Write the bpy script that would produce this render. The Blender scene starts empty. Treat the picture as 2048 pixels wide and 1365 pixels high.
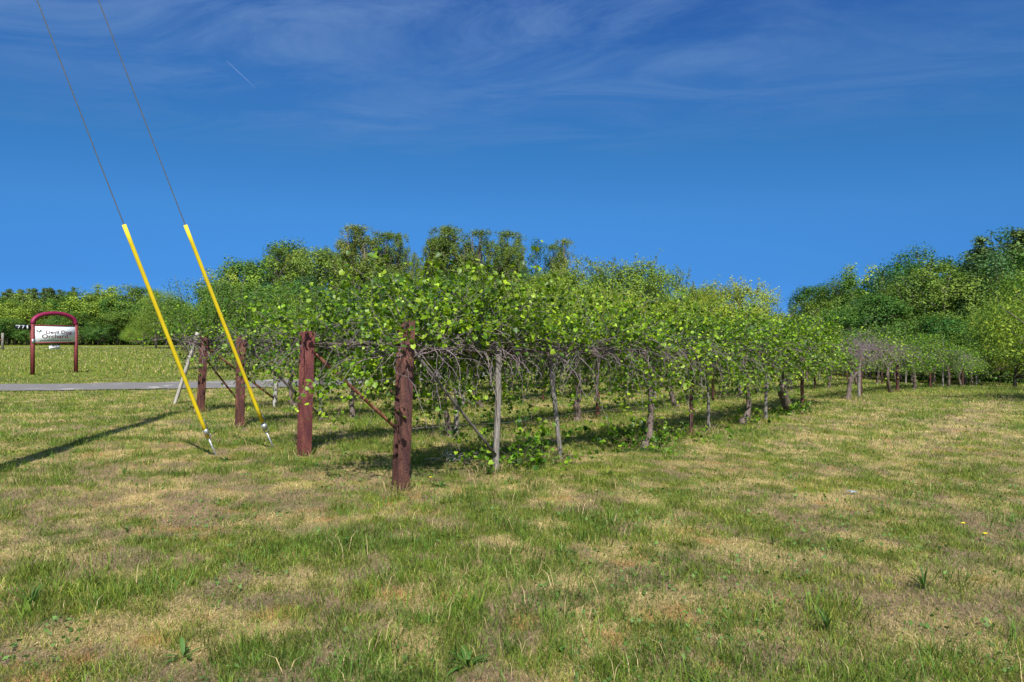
import bpy, math, random
import numpy as np
from mathutils import Vector, Matrix

R = math.radians
scn = bpy.context.scene
COL = scn.collection
# ------------------------------------------------------------------ camera, world, sun
F = 1400.0            # focal length in pixels of the 2048 px wide photograph
CAM_H = 1.64
HOR = 675.0           # pixel row of the horizon
cd = bpy.data.cameras.new("camera")
cam = bpy.data.objects.new("camera", cd)
COL.objects.link(cam)
cam.location = (0, 0, CAM_H)
cam.rotation_euler = (R(90) - math.atan((682.5 - HOR) / F), 0, 0)
cd.sensor_width = 36.0
cd.lens = 36.0 * F / 2048
cd.clip_start = 0.05
cd.clip_end = 6000
scn.camera = cam

SUN_EL = 50.0
SH = Vector((-0.16, 1.0)).normalized()          # direction shadows fall
ce, se = math.cos(R(SUN_EL)), math.sin(R(SUN_EL))
sun_dir = Vector((SH.x * ce, SH.y * ce, -se))
sd = bpy.data.lights.new("sun", 'SUN')
sd.energy = 4.6
sd.angle = R(0.5)
sd.color = (1.0, 0.945, 0.86)
sun = bpy.data.objects.new("sun", sd)
COL.objects.link(sun)
sun.rotation_euler = sun_dir.to_track_quat('-Z', 'Y').to_euler()

scn.view_settings.view_transform = 'Standard'
scn.view_settings.look = 'None'
scn.view_settings.gamma = 1
scn.view_settings.use_curve_mapping = False
scn.view_settings.exposure = 0.90


class NT:
    def __init__(s, nt):
        s.nt = nt
        nt.nodes.clear()

    def n(s, t, **kw):
        nd = s.nt.nodes.new(t)
        for k, v in kw.items():
            if k.startswith('i_'):
                key = k[2:]
                key = int(key) if key.isdigit() else key.replace('_', ' ')
                inp = nd.inputs[key]
                if isinstance(v, bpy.types.NodeSocket):
                    s.nt.links.new(v, inp)
                else:
                    inp.default_value = v
            else:
                setattr(nd, k, v)
        return nd

    def l(s, a, b):
        s.nt.links.new(a, b)

    def math(s, op, a, b=0.0, clamp=False):
        nd = s.n('ShaderNodeMath', operation=op, use_clamp=clamp)
        for i, v in enumerate((a, b)):
            if isinstance(v, bpy.types.NodeSocket):
                s.l(v, nd.inputs[i])
            else:
                nd.inputs[i].default_value = v
        return nd.outputs[0]

    def mix(s, f, a, b, blend='MIX'):
        nd = s.n('ShaderNodeMix', data_type='RGBA', blend_type=blend)
        for i, v in ((0, f), (6, a), (7, b)):
            if isinstance(v, bpy.types.NodeSocket):
                s.l(v, nd.inputs[i])
            else:
                nd.inputs[i].default_value = v if i == 0 else (tuple(v) + (1,) if len(v) == 3 else v)
        return nd.outputs[2]

    def noise(s, vec, scale, detail=4, rough=.55, dist=0.0):
        nd = s.n('ShaderNodeTexNoise', i_Scale=scale, i_Detail=detail, i_Roughness=rough, i_Distortion=dist)
        if vec is not None:
            s.l(vec, nd.inputs['Vector'])
        return nd.outputs[0]

    def ramp(s, f, stops):
        nd = s.n('ShaderNodeValToRGB')
        s.l(f, nd.inputs[0])
        els = nd.color_ramp.elements
        while len(els) < len(stops):
            els.new(.5)
        for e, (p, c) in zip(els, stops):
            e.position = p
            e.color = tuple(c) + (1,) if len(c) == 3 else c
        return nd.outputs[0]

    def mapr(s, v, a, b, c=0.0, d=1.0, smooth=True):
        nd = s.n('ShaderNodeMapRange', interpolation_type='SMOOTHSTEP' if smooth else 'LINEAR')
        for i, x in enumerate((v, a, b, c, d)):
            if isinstance(x, bpy.types.NodeSocket):
                s.l(x, nd.inputs[i])
            else:
                nd.inputs[i].default_value = x
        return nd.outputs[0]


world = bpy.data.worlds.new("World")
scn.world = world
world.use_nodes = True
W = NT(world.node_tree)
sky = W.n('ShaderNodeTexSky')
sky.sky_type = 'NISHITA'
sky.sun_disc = False
sky.sun_elevation = R(SUN_EL)
sky.sun_rotation = math.atan2(-SH.x, -SH.y)
sky.altitude = 200
sky.air_density = 1.0
sky.dust_density = 0.15
sky.ozone_density = 3.0
tc = W.n('ShaderNodeTexCoord')
sep = W.n('ShaderNodeSeparateXYZ')
W.l(tc.outputs['Generated'], sep.inputs[0])
zc = W.math('MAXIMUM', sep.outputs[2], 0.02)
px = W.math('DIVIDE', sep.outputs[0], zc)
py = W.math('DIVIDE', sep.outputs[1], zc)
cmb = W.n('ShaderNodeCombineXYZ')
W.l(W.math('ADD', W.math('MULTIPLY', px, 0.60), W.math('MULTIPLY', py, .22)), cmb.inputs[0])
W.l(W.math('MULTIPLY', py, 1.15), cmb.inputs[1])
n1 = W.noise(cmb.outputs[0], 1.7, 12, .66, 1.0)
cmb2 = W.n('ShaderNodeCombineXYZ')
W.l(px, cmb2.inputs[0])
W.l(py, cmb2.inputs[1])
cmb2.inputs[2].default_value = 4.2
n2 = W.noise(cmb2.outputs[0], 0.8, 3, .5, .3)
# thin cirrus fills the upper sky and dies out below about fifteen degrees
band = W.mapr(sep.outputs[2], 0.22, 0.34)
wisp = W.math('MULTIPLY', W.mapr(n1, .34, .70), W.mapr(n2, .25, .55, .35, 1.0))
wisp = W.math('MULTIPLY', wisp, band)
wisp = W.math('MULTIPLY', wisp, W.mapr(px, -.2, 1.2, 1.0, .45))
hsv = W.n('ShaderNodeHueSaturation', i_Hue=0.5, i_Saturation=1.0, i_Value=1.0)
# the clear spring air keeps its blue right down to the horizon
tint = W.ramp(sep.outputs[2], [(0, (0.038, 0.138, 0.45)), (.025, (0.042, 0.150, 0.46)), (.082, (0.056, 0.170, 0.385)), (.171, (0.088, 0.238, 0.410)), (.256, (0.088, 0.255, 0.405)), (.345, (0.115, 0.277, 0.454)), (.43, (0.092, 0.235, 0.454)), (.62, (.64, .66, .62))])
tint = W.mix(W.mapr(sep.outputs[1], -.45, .25), (.88, .84, .74), tint)
W.l(W.mix(1.0, sky.outputs[0], tint, 'MULTIPLY'), hsv.inputs['Color'])
skyc = W.mix(W.math('MULTIPLY', wisp, .66), hsv.outputs[0], (.70, 1.30, 2.45))
bg = W.n('ShaderNodeBackground', i_Strength=0.13)
W.l(skyc, bg.inputs[0])
wo = W.n('ShaderNodeOutputWorld')
W.l(bg.outputs[0], wo.inputs[0])


# ------------------------------------------------------------------ numeric helpers
def smooth01(t):
    t = np.clip(t, 0, 1)
    return t * t * (3 - 2 * t)


def vnoise(x, y, seed=0):
    x = np.asarray(x, float); y = np.asarray(y, float)
    xi = np.floor(x).astype(np.int64); yi = np.floor(y).astype(np.int64)
    fx = x - xi; fy = y - yi
    fx = fx * fx * (3 - 2 * fx); fy = fy * fy * (3 - 2 * fy)

    def h(a, b):
        n = (a * 374761393 + b * 668265263 + seed * 974634777) & 0xffffffff
        n = ((n ^ (n >> 13)) * 1274126177) & 0xffffffff
        n = n ^ (n >> 16)
        return (n & 0xffff) / 65535.0
    return (h(xi, yi) * (1 - fx) + h(xi + 1, yi) * fx) * (1 - fy) + (h(xi, yi + 1) * (1 - fx) + h(xi + 1, yi + 1) * fx) * fy


def fbm(x, y, seed=0, oct=4, gain=.55):
    s = 0; a = 1; t = 0
    for o in range(oct):
        s = s + a * vnoise(x * 2 ** o + 13.7 * o, y * 2 ** o - 7.1 * o, seed + o)
        t += a; a *= gain
    return s / t


def ground_z(x, y):
    x = np.asarray(x, float); y = np.asarray(y, float)
    u = .64 * x + .77 * y
    v = .77 * x - .64 * y
    zz = np.interp(u, [-5, 5, 8, 12, 16, 24, 37, 55, 80, 200, 4000], [0, 0, -.08, -.17, -.21, -.27, -.65, -1.6, -2.2, -2.6, -2.6])
    k = smooth01((v + 26) / 16)
    z = zz * k
    d = np.hypot(x, y)
    z = z + (fbm(x * .45, y * .45, 5, 3) - .5) * .07 * smooth01((60 - d) / 40)
    return z


GZ = lambda x, y: float(ground_z(x, y))


def at(px, py, side=1.0):
    """world point of the ground seen at a photo pixel"""
    dx = (px - 1024) / F
    dz = -(py - HOR) / F
    y = CAM_H / max(-dz, 1e-4)
    for _ in range(30):
        z = GZ(dx * y, y)
        y = .5 * y + .5 * (CAM_H - z) / max(-dz, 1e-4)
    return dx * y, y, GZ(dx * y, y)


# ------------------------------------------------------------------ mesh helpers
def mesh_np(name, V, faces, mats, col=None, smooth=False, fmat=None):
    """V (n,3); faces: list of (m,k) int arrays"""
    me = bpy.data.meshes.new(name)
    V = np.ascontiguousarray(V, np.float32)
    me.vertices.add(len(V))
    me.vertices.foreach_set('co', V.ravel())
    tot = sum(f.size for f in faces); nf = sum(len(f) for f in faces)
    li = np.concatenate([f.ravel() for f in faces]).astype(np.int32)
    me.loops.add(tot)
    me.loops.foreach_set('vertex_index', li)
    me.polygons.add(nf)
    st = np.concatenate([np.full(len(f), f.shape[1]) for f in faces])
    starts = np.concatenate([[0], np.cumsum(st)[:-1]]).astype(np.int32)
    me.polygons.foreach_set('loop_start', starts)
    if smooth:
        me.polygons.foreach_set('use_smooth', np.ones(nf, bool))
    for m in (mats if isinstance(mats, (list, tuple)) else [mats]):
        me.materials.append(m)
    if fmat is not None:
        me.polygons.foreach_set('material_index', np.asarray(fmat, np.int32))
    if col is not None:
        ca = me.color_attributes.new('Col', 'FLOAT_COLOR', 'POINT')
        c4 = np.ones((len(V), 4), np.float32)
        c4[:, :3] = col
        ca.data.foreach_set('color', c4.ravel())
    me.update(calc_edges=True)
    me.validate()
    return me


class Acc:
    def __init__(s):
        s.V = []; s.F = {}; s.C = []; s.n = 0; s.hascol = False

    def add(s, V, faces, col=None):
        V = np.asarray(V, float).reshape(-1, 3)
        for f in faces:
            f = np.asarray(f)
            s.F.setdefault(f.shape[1], []).append(f + s.n)
        s.V.append(V); s.n += len(V)
        if col is None:
            s.C.append(np.ones((len(V), 3)))
        else:
            s.hascol = True
            s.C.append(np.broadcast_to(np.asarray(col, float), (len(V), 3)))
        return s

    def mesh(s, name, mat, smooth=False):
        return mesh_np(name, np.concatenate(s.V), [np.concatenate(f) for f in s.F.values()], mat,
                       np.concatenate(s.C) if s.hascol else None, smooth)

    # solid shapes
    def box(s, c, size, M=None, bev=0.0):
        hx, hy, hz = [q / 2 for q in size]
        if bev <= 0:
            v = np.array([(x, y, z) for x in (-hx, hx) for y in (-hy, hy) for z in (-hz, hz)])
            f = np.array([(0, 1, 3, 2), (4, 6, 7, 5), (0, 4, 5, 1), (2, 3, 7, 6), (0, 2, 6, 4), (1, 5, 7, 3)])
            fs = [f]
        else:
            import bmesh
            bm = bmesh.new()
            bmesh.ops.create_cube(bm, size=1)
            for q in bm.verts:
                q.co = Vector((q.co.x * 2 * hx, q.co.y * 2 * hy, q.co.z * 2 * hz))
            bmesh.ops.bevel(bm, geom=bm.edges[:], offset=bev, segments=2, affect='EDGES')
            v = np.array([q.co[:] for q in bm.verts])
            dct = {}
            for f in bm.faces:
                dct.setdefault(len(f.verts), []).append([q.index for q in f.verts])
            fs = [np.array(a) for a in dct.values()]
            bm.free()
        if M is not None:
            v = v @ np.array(M.to_3x3()).T
        v = v + np.array(c)
        return s.add(v, fs)

    def tube(s, pts, r, sides=8, col=None, caps=True, rj=0.0, rng=None):
        pts = np.asarray(pts, float)[None]
        r = np.broadcast_to(np.asarray(r, float), (pts.shape[1],))[None]
        V, Fq = tubes(pts, r, sides)
        if rj and rng is not None:
            ctr = np.repeat(pts[0], sides, axis=0)
            V = ctr + (V - ctr) * (1 + rng.uniform(-rj, rj, (len(V), 1)))
        fs = [Fq]
        s.add(V, fs, col)
        if caps:
            n = pts.shape[1]
            base = s.n - len(V)
            s.F.setdefault(sides, []).append(np.array([[base + i for i in range(sides)][::-1], [base + (n - 1) * sides + i for i in range(sides)]]))
        return s

    def prism(s, prof, z0, z1, M=None, off=(0, 0, 0)):
        prof = np.asarray(prof, float); n = len(prof)
        v = np.concatenate([np.c_[prof, np.full(n, z0)], np.c_[prof, np.full(n, z1)]])
        q = np.array([(i, (i + 1) % n, (i + 1) % n + n, i + n) for i in range(n)])
        caps = np.array([list(range(n))[::-1], list(range(n, 2 * n))])
        if M is not None:
            v = v @ np.array(M.to_3x3()).T
        return s.add(v + np.array(off), [q, caps])


def nrm(a):
    return a / np.maximum(np.linalg.norm(a, axis=-1, keepdims=True), 1e-9)


def tubes(P, Rr, sides):
    """P (C,N,3), Rr (C,N) -> verts, quads"""
    C, N, _ = P.shape
    T = np.empty_like(P)
    T[:, 1:-1] = P[:, 2:] - P[:, :-2]
    T[:, 0] = P[:, 1] - P[:, 0]
    T[:, -1] = P[:, -1] - P[:, -2]
    T = nrm(T)
    mean = nrm(P[:, -1] - P[:, 0])
    ref = np.where(np.abs(mean[:, 2:3]) > .8, np.array([[1., .13, 0]]), np.array([[0.05, .1, 1.]]))[:, None, :]
    A = nrm(np.cross(T, np.broadcast_to(ref, T.shape)))
    B = np.cross(T, A)
    ang = np.arange(sides) * 2 * np.pi / sides
    V = P[:, :, None] + Rr[:, :, None, None] * (np.cos(ang)[None, None, :, None] * A[:, :, None] + np.sin(ang)[None, None, :, None] * B[:, :, None])
    V = V.reshape(-1, 3)
    c = np.arange(C)[:, None, None]; i = np.arange(N - 1)[None, :, None]; j = np.arange(sides)[None, None]
    b = c * N * sides
    a0 = b + i * sides + j; a1 = b + i * sides + (j + 1) % sides
    q = np.stack([a0, a1, a1 + sides, a0 + sides], -1).reshape(-1, 4)
    return V, q


def grow(p0, d0, seg, N, grav, wob, rng):
    """curving paths from p0; grav >0 pulls down"""
    P = np.empty((len(p0), N, 3)); P[:, 0] = p0
    d = nrm(d0.copy())
    g = np.broadcast_to(np.asarray(grav, float).reshape(-1, 1), (len(p0), 1))
    seg = np.broadcast_to(np.asarray(seg, float).reshape(-1, 1), (len(p0), 1))
    for i in range(1, N):
        d = d + rng.normal(0, wob, d.shape)
        d[:, 2:3] -= g
        d = nrm(d)
        P[:, i] = P[:, i - 1] + d * seg
    return P


def leaf6(P, S, rng, up=0.6, droop=.25, fold=.12):
    """heart shaped folded leaves: 6 verts and 2 quads each"""
    n = len(P)
    N = nrm(rng.normal(0, 1, (n, 3)) + np.array([0, 0, up * 2]))
    D = rng.normal(0, 1, (n, 3)); D[:, 2] -= droop * 2
    D = nrm(D - N * np.sum(D * N, 1, keepdims=True))
    Sd = np.cross(D, N)
    S = S[:, None]
    pts = [P, P + S * (-.10 * D + .40 * Sd + fold * N), P + S * (.48 * D + .50 * Sd + fold * 1.3 * N), P + S * D * 1.02,
           P + S * (.48 * D - .50 * Sd + fold * 1.3 * N), P + S * (-.10 * D - .40 * Sd + fold * N)]
    V = np.stack(pts, 1).reshape(-1, 3)
    b = np.arange(n)[:, None] * 6
    F = np.concatenate([b + np.array([[0, 1, 2, 3]]), b + np.array([[0, 3, 4, 5]])])
    return V, F


def leaf4(P, S, rng, up=.5, asp=.6, N=None):
    n = len(P)
    if N is None:
        N = rng.normal(0, 1, (n, 3))
    N = nrm(N + np.array([0, 0, up]))
    D = rng.normal(0, 1, (n, 3))
    D = nrm(D - N * np.sum(D * N, 1, keepdims=True))
    Sd = np.cross(D, N)
    S = S[:, None]
    V = np.stack([P - S * .5 * D, P + S * asp * .5 * Sd, P + S * .5 * D, P - S * asp * .5 * Sd], 1).reshape(-1, 3)
    F = np.arange(n * 4).reshape(-1, 4)
    return V, F


# ------------------------------------------------------------------ object helpers
def tag(o, label=None, cat=None, group=None, kind=None):
    if label: o['label'] = label
    if cat: o['category'] = cat
    if group: o['group'] = group
    if kind: o['kind'] = kind
    return o


def link(name, me, parent=None, loc=(0, 0, 0), rz=0.0):
    o = bpy.data.objects.new(name, me)
    COL.objects.link(o)
    o.location = loc
    o.rotation_euler = (0, 0, rz)
    if parent is not None:
        o.parent = parent
    return o


def empty(name, loc=(0, 0, 0), rz=0.0, parent=None):
    return link(name, None, parent, loc, rz)


def copy_tree(o, parent=None):
    c = o.copy()
    COL.objects.link(c)
    c.parent = parent
    for ch in list(o.children):
        copy_tree(ch, c)
    return c


# ------------------------------------------------------------------ materials
def new_mat(name):
    m = bpy.data.materials.new(name)
    m.use_nodes = True
    return m, NT(m.node_tree)


def finish(T, color, rough=.8, bump=None, spec=.3, metal=0.0, bstr=.4, bdist=.01):
    p = T.n('ShaderNodeBsdfPrincipled')
    if isinstance(color, bpy.types.NodeSocket): T.l(color, p.inputs['Base Color'])
    else: p.inputs['Base Color'].default_value = tuple(color) + (1,)
    if isinstance(rough, bpy.types.NodeSocket): T.l(rough, p.inputs['Roughness'])
    else: p.inputs['Roughness'].default_value = rough
    p.inputs['Specular IOR Level'].default_value = spec
    p.inputs['Metallic'].default_value = metal
    if bump is not None:
        b = T.n('ShaderNodeBump', i_Strength=bstr, i_Distance=bdist)
        T.l(bump, b.inputs['Height'])
        T.l(b.outputs[0], p.inputs['Normal'])
    o = T.n('ShaderNodeOutputMaterial')
    T.l(p.outputs[0], o.inputs[0])
    return p


def plain(name, color, rough=.6, vary=.25, scale=8.0, spec=.3, metal=0.0):
    m, T = new_mat(name)
    t = T.n('ShaderNodeTexCoord')
    n = T.noise(t.outputs['Object'], scale, 5, .6)
    a = tuple(c * (1 - vary) for c in color); b = tuple(min(1, c * (1 + vary)) for c in color)
    finish(T, T.ramp(n, [(.3, a), (.7, b)]), rough, n, spec, metal, .15)
    return m


def leaf_mat(name, transl=.35, rough=.45, spec=.4, hue_var=.04, val_var=.35, tint=(1, 1, 1)):
    """colour comes from the vertex colours, shifted a little per object"""
    m, T = new_mat(name)
    at_ = T.n('ShaderNodeAttribute', attribute_name='Col')
    oi = T.n('ShaderNodeObjectInfo')
    h = T.math('ADD', T.math('MULTIPLY', oi.outputs['Random'], hue_var), .5 - hue_var / 2)
    v = T.math('ADD', T.math('MULTIPLY', oi.outputs['Random'], -val_var), 1 + val_var / 2)
    hs = T.n('ShaderNodeHueSaturation', i_Hue=h, i_Value=v)
    T.l(at_.outputs['Color'], hs.inputs['Color'])
    c = T.mix(1.0, hs.outputs[0], tint, 'MULTIPLY')
    p = T.n('ShaderNodeBsdfPrincipled', i_Roughness=rough)
    p.inputs['Specular IOR Level'].default_value = spec
    T.l(c, p.inputs['Base Color'])
    tr = T.n('ShaderNodeBsdfTranslucent')
    T.l(T.mix(1.0, c, (1.25, 1.3, .55), 'MULTIPLY'), tr.inputs[0])
    mx = T.n('ShaderNodeMixShader', i_0=transl)
    T.l(p.outputs[0], mx.inputs[1]); T.l(tr.outputs[0], mx.inputs[2])
    o = T.n('ShaderNodeOutputMaterial')
    T.l(mx.outputs[0], o.inputs[0])
    return m


def rust_mat(name, dark, mid, light, pits=True):
    m, T = new_mat(name)
    t = T.n('ShaderNodeTexCoord')
    mp = T.n('ShaderNodeMapping')
    mp.inputs['Scale'].default_value = (1, 1, .28)
    T.l(t.outputs['Object'], mp.inputs[0])
    a = T.noise(mp.outputs[0], 14, 8, .65, .4)
    b = T.noise(t.outputs['Object'], 55, 6, .7)
    c = T.noise(mp.outputs[0], 4, 4, .6, .6)
    col = T.ramp(a, [(.28, dark), (.48, mid), (.68, light)])
    col = T.mix(T.mapr(c, .45, .65), col, T.mix(.5, col, (.085, .030, .045)))
    if pits:
        col = T.mix(T.mapr(b, .55, .62), col, (.02, .012, .012))
    bs = T.math('ADD', a, T.math('MULTIPLY', b, .5))
    finish(T, col, T.mapr(a, .3, .7, .6, .9), bs, .25, 0, 1.0, .02)
    return m


def wood_mat(name, dark, light, seed=0.0):
    m, T = new_mat(name)
    t = T.n('ShaderNodeTexCoord')
    mp = T.n('ShaderNodeMapping')
    mp.inputs['Location'].default_value = (seed, seed, 0)
    mp.inputs['Scale'].default_value = (1, 1, .07)
    T.l(t.outputs['Object'], mp.inputs[0])
    a = T.noise(mp.outputs[0], 60, 8, .7, .5)
    b = T.noise(t.outputs['Object'], 3.5, 4, .6)
    col = T.ramp(a, [(.30, tuple(c * .35 for c in dark)), (.42, dark), (.65, light)])
    col = T.mix(T.mapr(b, .5, .7, 0, .6), col, tuple(c * .55 for c in dark))
    finish(T, col, .85, a, .2, 0, .9, .012)
    return m


M = {}
M['leaf_vine'] = leaf_mat('vine_leaf', .32, .45, .32, .02, .18)
M['leaf_tree'] = leaf_mat('tree_leaf', .25, .6, .15, .05, .45)
M['leaf_pine'] = leaf_mat('pine_needles', .12, .6, .2, .03, .4)
M['grass'] = leaf_mat('grass_blades', .25, .6, .25, 0, 0)
M['cane'] = plain('vine_cane', (.16, .125, .135), .85, .45, 9)
M['vbark'] = wood_mat('vine_bark', (.075, .055, .048), (.19, .15, .13))
M['bark'] = wood_mat('tree_bark', (.085, .07, .06), (.20, .17, .14), 3)
M['rust'] = rust_mat('rusty_steel', (.028, .014, .013), (.072, .030, .025), (.15, .066, .046))
M['rust_red'] = rust_mat('red_oxide_steel', (.045, .014, .015), (.105, .027, .028), (.17, .062, .045))
M['rust_dark'] = rust_mat('flaking_dark_rust', (.025, .012, .011), (.068, .026, .020), (.17, .072, .048))
M['pipe'] = rust_mat('rusty_pipe', (.07, .025, .018), (.16, .06, .035), (.28, .13, .08), False)
M['gpipe'] = plain('grey_pipe', (.10, .088, .082), .6, .35, 20, .4)
M['wood'] = wood_mat('weathered_grey_wood', (.11, .098, .09), (.29, .265, .24))
M['wood_pale'] = wood_mat('pale_grey_wood', (.28, .26, .23), (.50, .47, .42), 9)
M['wire'] = plain('old_wire', (.10, .085, .08), .6, .3, 20, .4, .5)
M['yellow'] = plain('yellow_plastic', (.60, .45, .004), .6, .12, 3, .5)
M['galv'] = plain('galvanised_steel', (.36, .38, .40), .42, .3, 40, .5, .75)
M['strand'] = plain('steel_strand', (.16, .17, .19), .45, .2, 40, .5, .6)
M['signred'] = plain('faded_red_paint', (.15, .028, .030), .6, .25, 12)
M['signarch'] = plain('magenta_red_paint', (.19, .012, .055), .5, .15, 6)
M['signboard'] = plain('sign_board', (.78, .82, .86), .5, .03, 3)
M['ink'] = plain('maroon_lettering', (.11, .025, .035), .5, .05)
M['inkgrey'] = plain('grey_green_ink', (.15, .17, .14), .5, .1)
M['inkdark'] = plain('dark_ink', (.03, .04, .06), .5, .1)
M['plate'] = plain('navy_plate', (.012, .016, .03), .4, .1)
M['white'] = plain('white_paint', (.80, .80, .80), .5, .05)
M['polewood'] = wood_mat('creosoted_pole', (.10, .075, .055), (.20, .155, .12), 5)
M['petal'] = plain('yellow_petals', (.85, .62, .01), .6, .05)
M['scrap'] = plain('pale_plastic_scrap', (.22, .26, .31), .6, .1)


# ------------------------------------------------------------------ ground
def road_center():
    # centre line of the drive: comes in from the left, bends off along the vine rows
    return np.array([(-60, 17.5), (-40, 19.4), (-25, 21.2), (-14.6, 22.9), (-10.5, 24.0), (-7.0, 26.2), (-3.5, 30.0), (0, 35.0), (6, 43), (14, 53), (26, 68)], float)


def spline(P, n=24):
    out = []
    for i in range(len(P) - 1):
        p0 = P[max(i - 1, 0)]; p1 = P[i]; p2 = P[i + 1]; p3 = P[min(i + 2, len(P) - 1)]
        for t in np.linspace(0, 1, n, endpoint=False):
            out.append(.5 * ((2 * p1) + (-p0 + p2) * t + (2 * p0 - 5 * p1 + 4 * p2 - p3) * t * t + (-p0 + 3 * p1 - 3 * p2 + p3) * t ** 3))
    out.append(P[-1])
    return np.array(out)


RC = spline(road_center())
ROAD_W = 1.75


def road_dist(x, y):
    d = np.full(np.shape(x), 1e9)
    for c in RC[::6]:
        d = np.minimum(d, (x - c[0]) ** 2 + (y - c[1]) ** 2)
    return np.sqrt(d)


STRAW = np.array((.47, .365, .19)); THATCH = np.array((.29, .215, .145)); ORANGE = np.array((.42, .255, .11))
GREEN = np.array((.125, .185, .022)); OLIVE = np.array((.20, .20, .042)); DEEP = np.array((.05, .10, .010))


def patches(x, y):
    """green share, straw share of the sward at x, y (growth patches, mower lanes)"""
    g = fbm(x * 1.1, y * 1.1, 11, 5, .75)
    g2 = fbm(x * 3.1, y * 3.1, 23, 4, .65)
    v = .77 * x - .64 * y
    u = .64 * x + .77 * y
    lane = .5 + .5 * np.cos((v + 2.2) * 2 * np.pi / 1.9)
    green = .44 + (g - .5) * 1.25 + (g2 - .5) * 1.8 + (vnoise(x * 8.5, y * 6.0, 303) - .5) * .75
    green = green + .18 * smooth01((-1 - v) / 6) * smooth01((u - 3) / 6)
    green = green - .42 * (lane - .35) * smooth01((v + 5) / 2) * smooth01((u - 4) / 6)
    green = green + .45 * smooth01((x - 16) / 4) * smooth01((y - 19) / 4) * smooth01((45 - y) / 8)
    green = green - .30 * np.exp(-(((x + 3.8) / 2.0) ** 2 + ((y - 6.8) / 1.3) ** 2)) - .22 * np.exp(-(((x - 2.2) / 1.0) ** 2 + ((y - 3.7) / .5) ** 2))
    far = smooth01((np.hypot(x, y) - 22) / 20)
    green = green * (1 - .75 * far) + .75 * far * .92
    return np.clip(green, 0, 1), g2


def sward_color(x, y):
    green, g2 = patches(x, y)
    g3 = fbm(x * 2.1 + 40, y * 2.1, 31, 4, .65) - .12 * np.exp(-(((x + 3.8) / 2.2) ** 2 + ((y - 6.5) / 1.5) ** 2))
    dry = THATCH[None] * (1 - smooth01((g3 - .38) / .22))[:, None] + STRAW[None] * smooth01((g3 - .38) / .22)[:, None]
    o = smooth01((fbm(x * 3.2, y * 3.2 + 90, 47, 3) - .70) / .08)[:, None] * .7
    dry = dry * (1 - o) + ORANGE * o
    k = smooth01((green - .25) / .5)[:, None]
    gc = GREEN * .5 + OLIVE * .5
    return dry * (1 - k) + gc * k


def build_ground():
    fine = np.radians(np.arange(28, 152.01, .4))
    rest = np.radians(np.arange(156, 384.1, 4.0))
    ang = np.concatenate([fine, rest[:-1]])
    rad = np.concatenate([[.3], np.geomspace(1.0, 60, 210), np.geomspace(64, 3000, 60)])
    A, Rd = np.meshgrid(ang, rad)
    X = (np.cos(A) * Rd).ravel(); Y = (np.sin(A) * Rd).ravel()
    Z = ground_z(X, Y)
    na, nr = len(ang), len(rad)
    i = np.arange(nr - 1)[:, None]; j = np.arange(na)[None]
    q = np.stack([i * na + j, (i + 1) * na + j, (i + 1) * na + (j + 1) % na, i * na + (j + 1) % na], -1).reshape(-1, 4)
    V = np.c_[X, Y, Z]
    C = sward_color(X, Y) * .85
    cen = np.array([list(range(na))])
    m, T = new_mat('field_ground')
    at_ = T.n('ShaderNodeAttribute', attribute_name='Col')
    t = T.n('ShaderNodeTexCoord')
    a = T.noise(t.outputs['Object'], 38, 8, .75)
    b = T.noise(t.outputs['Object'], 2.2, 6, .6)
    c = T.noise(t.outputs['Object'], .35, 5, .6)
    col = T.mix(1.0, at_.outputs['Color'], T.ramp(a, [(.30, (.45, .42, .38)), (.5, (.9, .9, .9)), (.70, (1.45, 1.4, 1.25))]), 'MULTIPLY')
    col = T.mix(1.0, col, T.ramp(b, [(.3, (.72, .78, .7)), (.7, (1.25, 1.2, 1.1))]), 'MULTIPLY')
    col = T.mix(1.0, col, T.ramp(c, [(.3, (.8, .88, .75)), (.7, (1.2, 1.12, 1.1))]), 'MULTIPLY')
    finish(T, col, .95, a, .1, 0, .8, .05)
    o = link('ground', mesh_np('ground', V, [q, cen], m, C, True))
    tag(o, kind='structure')


def ribbon(name, C, w, zoff, mat, jag=0.0, seed=1, cols=9):
    d = np.gradient(C, axis=0); d = d / np.linalg.norm(d, axis=1, keepdims=True)
    nx = np.c_[-d[:, 1], d[:, 0]]
    rng = np.random.default_rng(seed)
    wl = w * (1 + jag * (fbm(np.arange(len(C)) * .6, np.zeros(len(C)), seed, 3) - .5) * 2)
    wr = w * (1 + jag * (fbm(np.arange(len(C)) * .6, np.zeros(len(C)) + 7, seed, 3) - .5) * 2)
    s = np.linspace(-1, 1, cols)
    X = C[:, None, :] + nx[:, None, :] * (np.where(s < 0, s * wl[:, None], s * wr[:, None]))[..., None]
    x = X[..., 0].ravel(); y = X[..., 1].ravel()
    z = ground_z(x, y) + zoff
    n = len(C)
    i = np.arange(n - 1)[:, None]; j = np.arange(cols - 1)[None]
    q = np.stack([i * cols + j, i * cols + j + 1, (i + 1) * cols + j + 1, (i + 1) * cols + j], -1).reshape(-1, 4)
    o = link(name, mesh_np(name, np.c_[x, y, z], [q], mat, None, True))
    tag(o, kind='structure')
    return o


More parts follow.
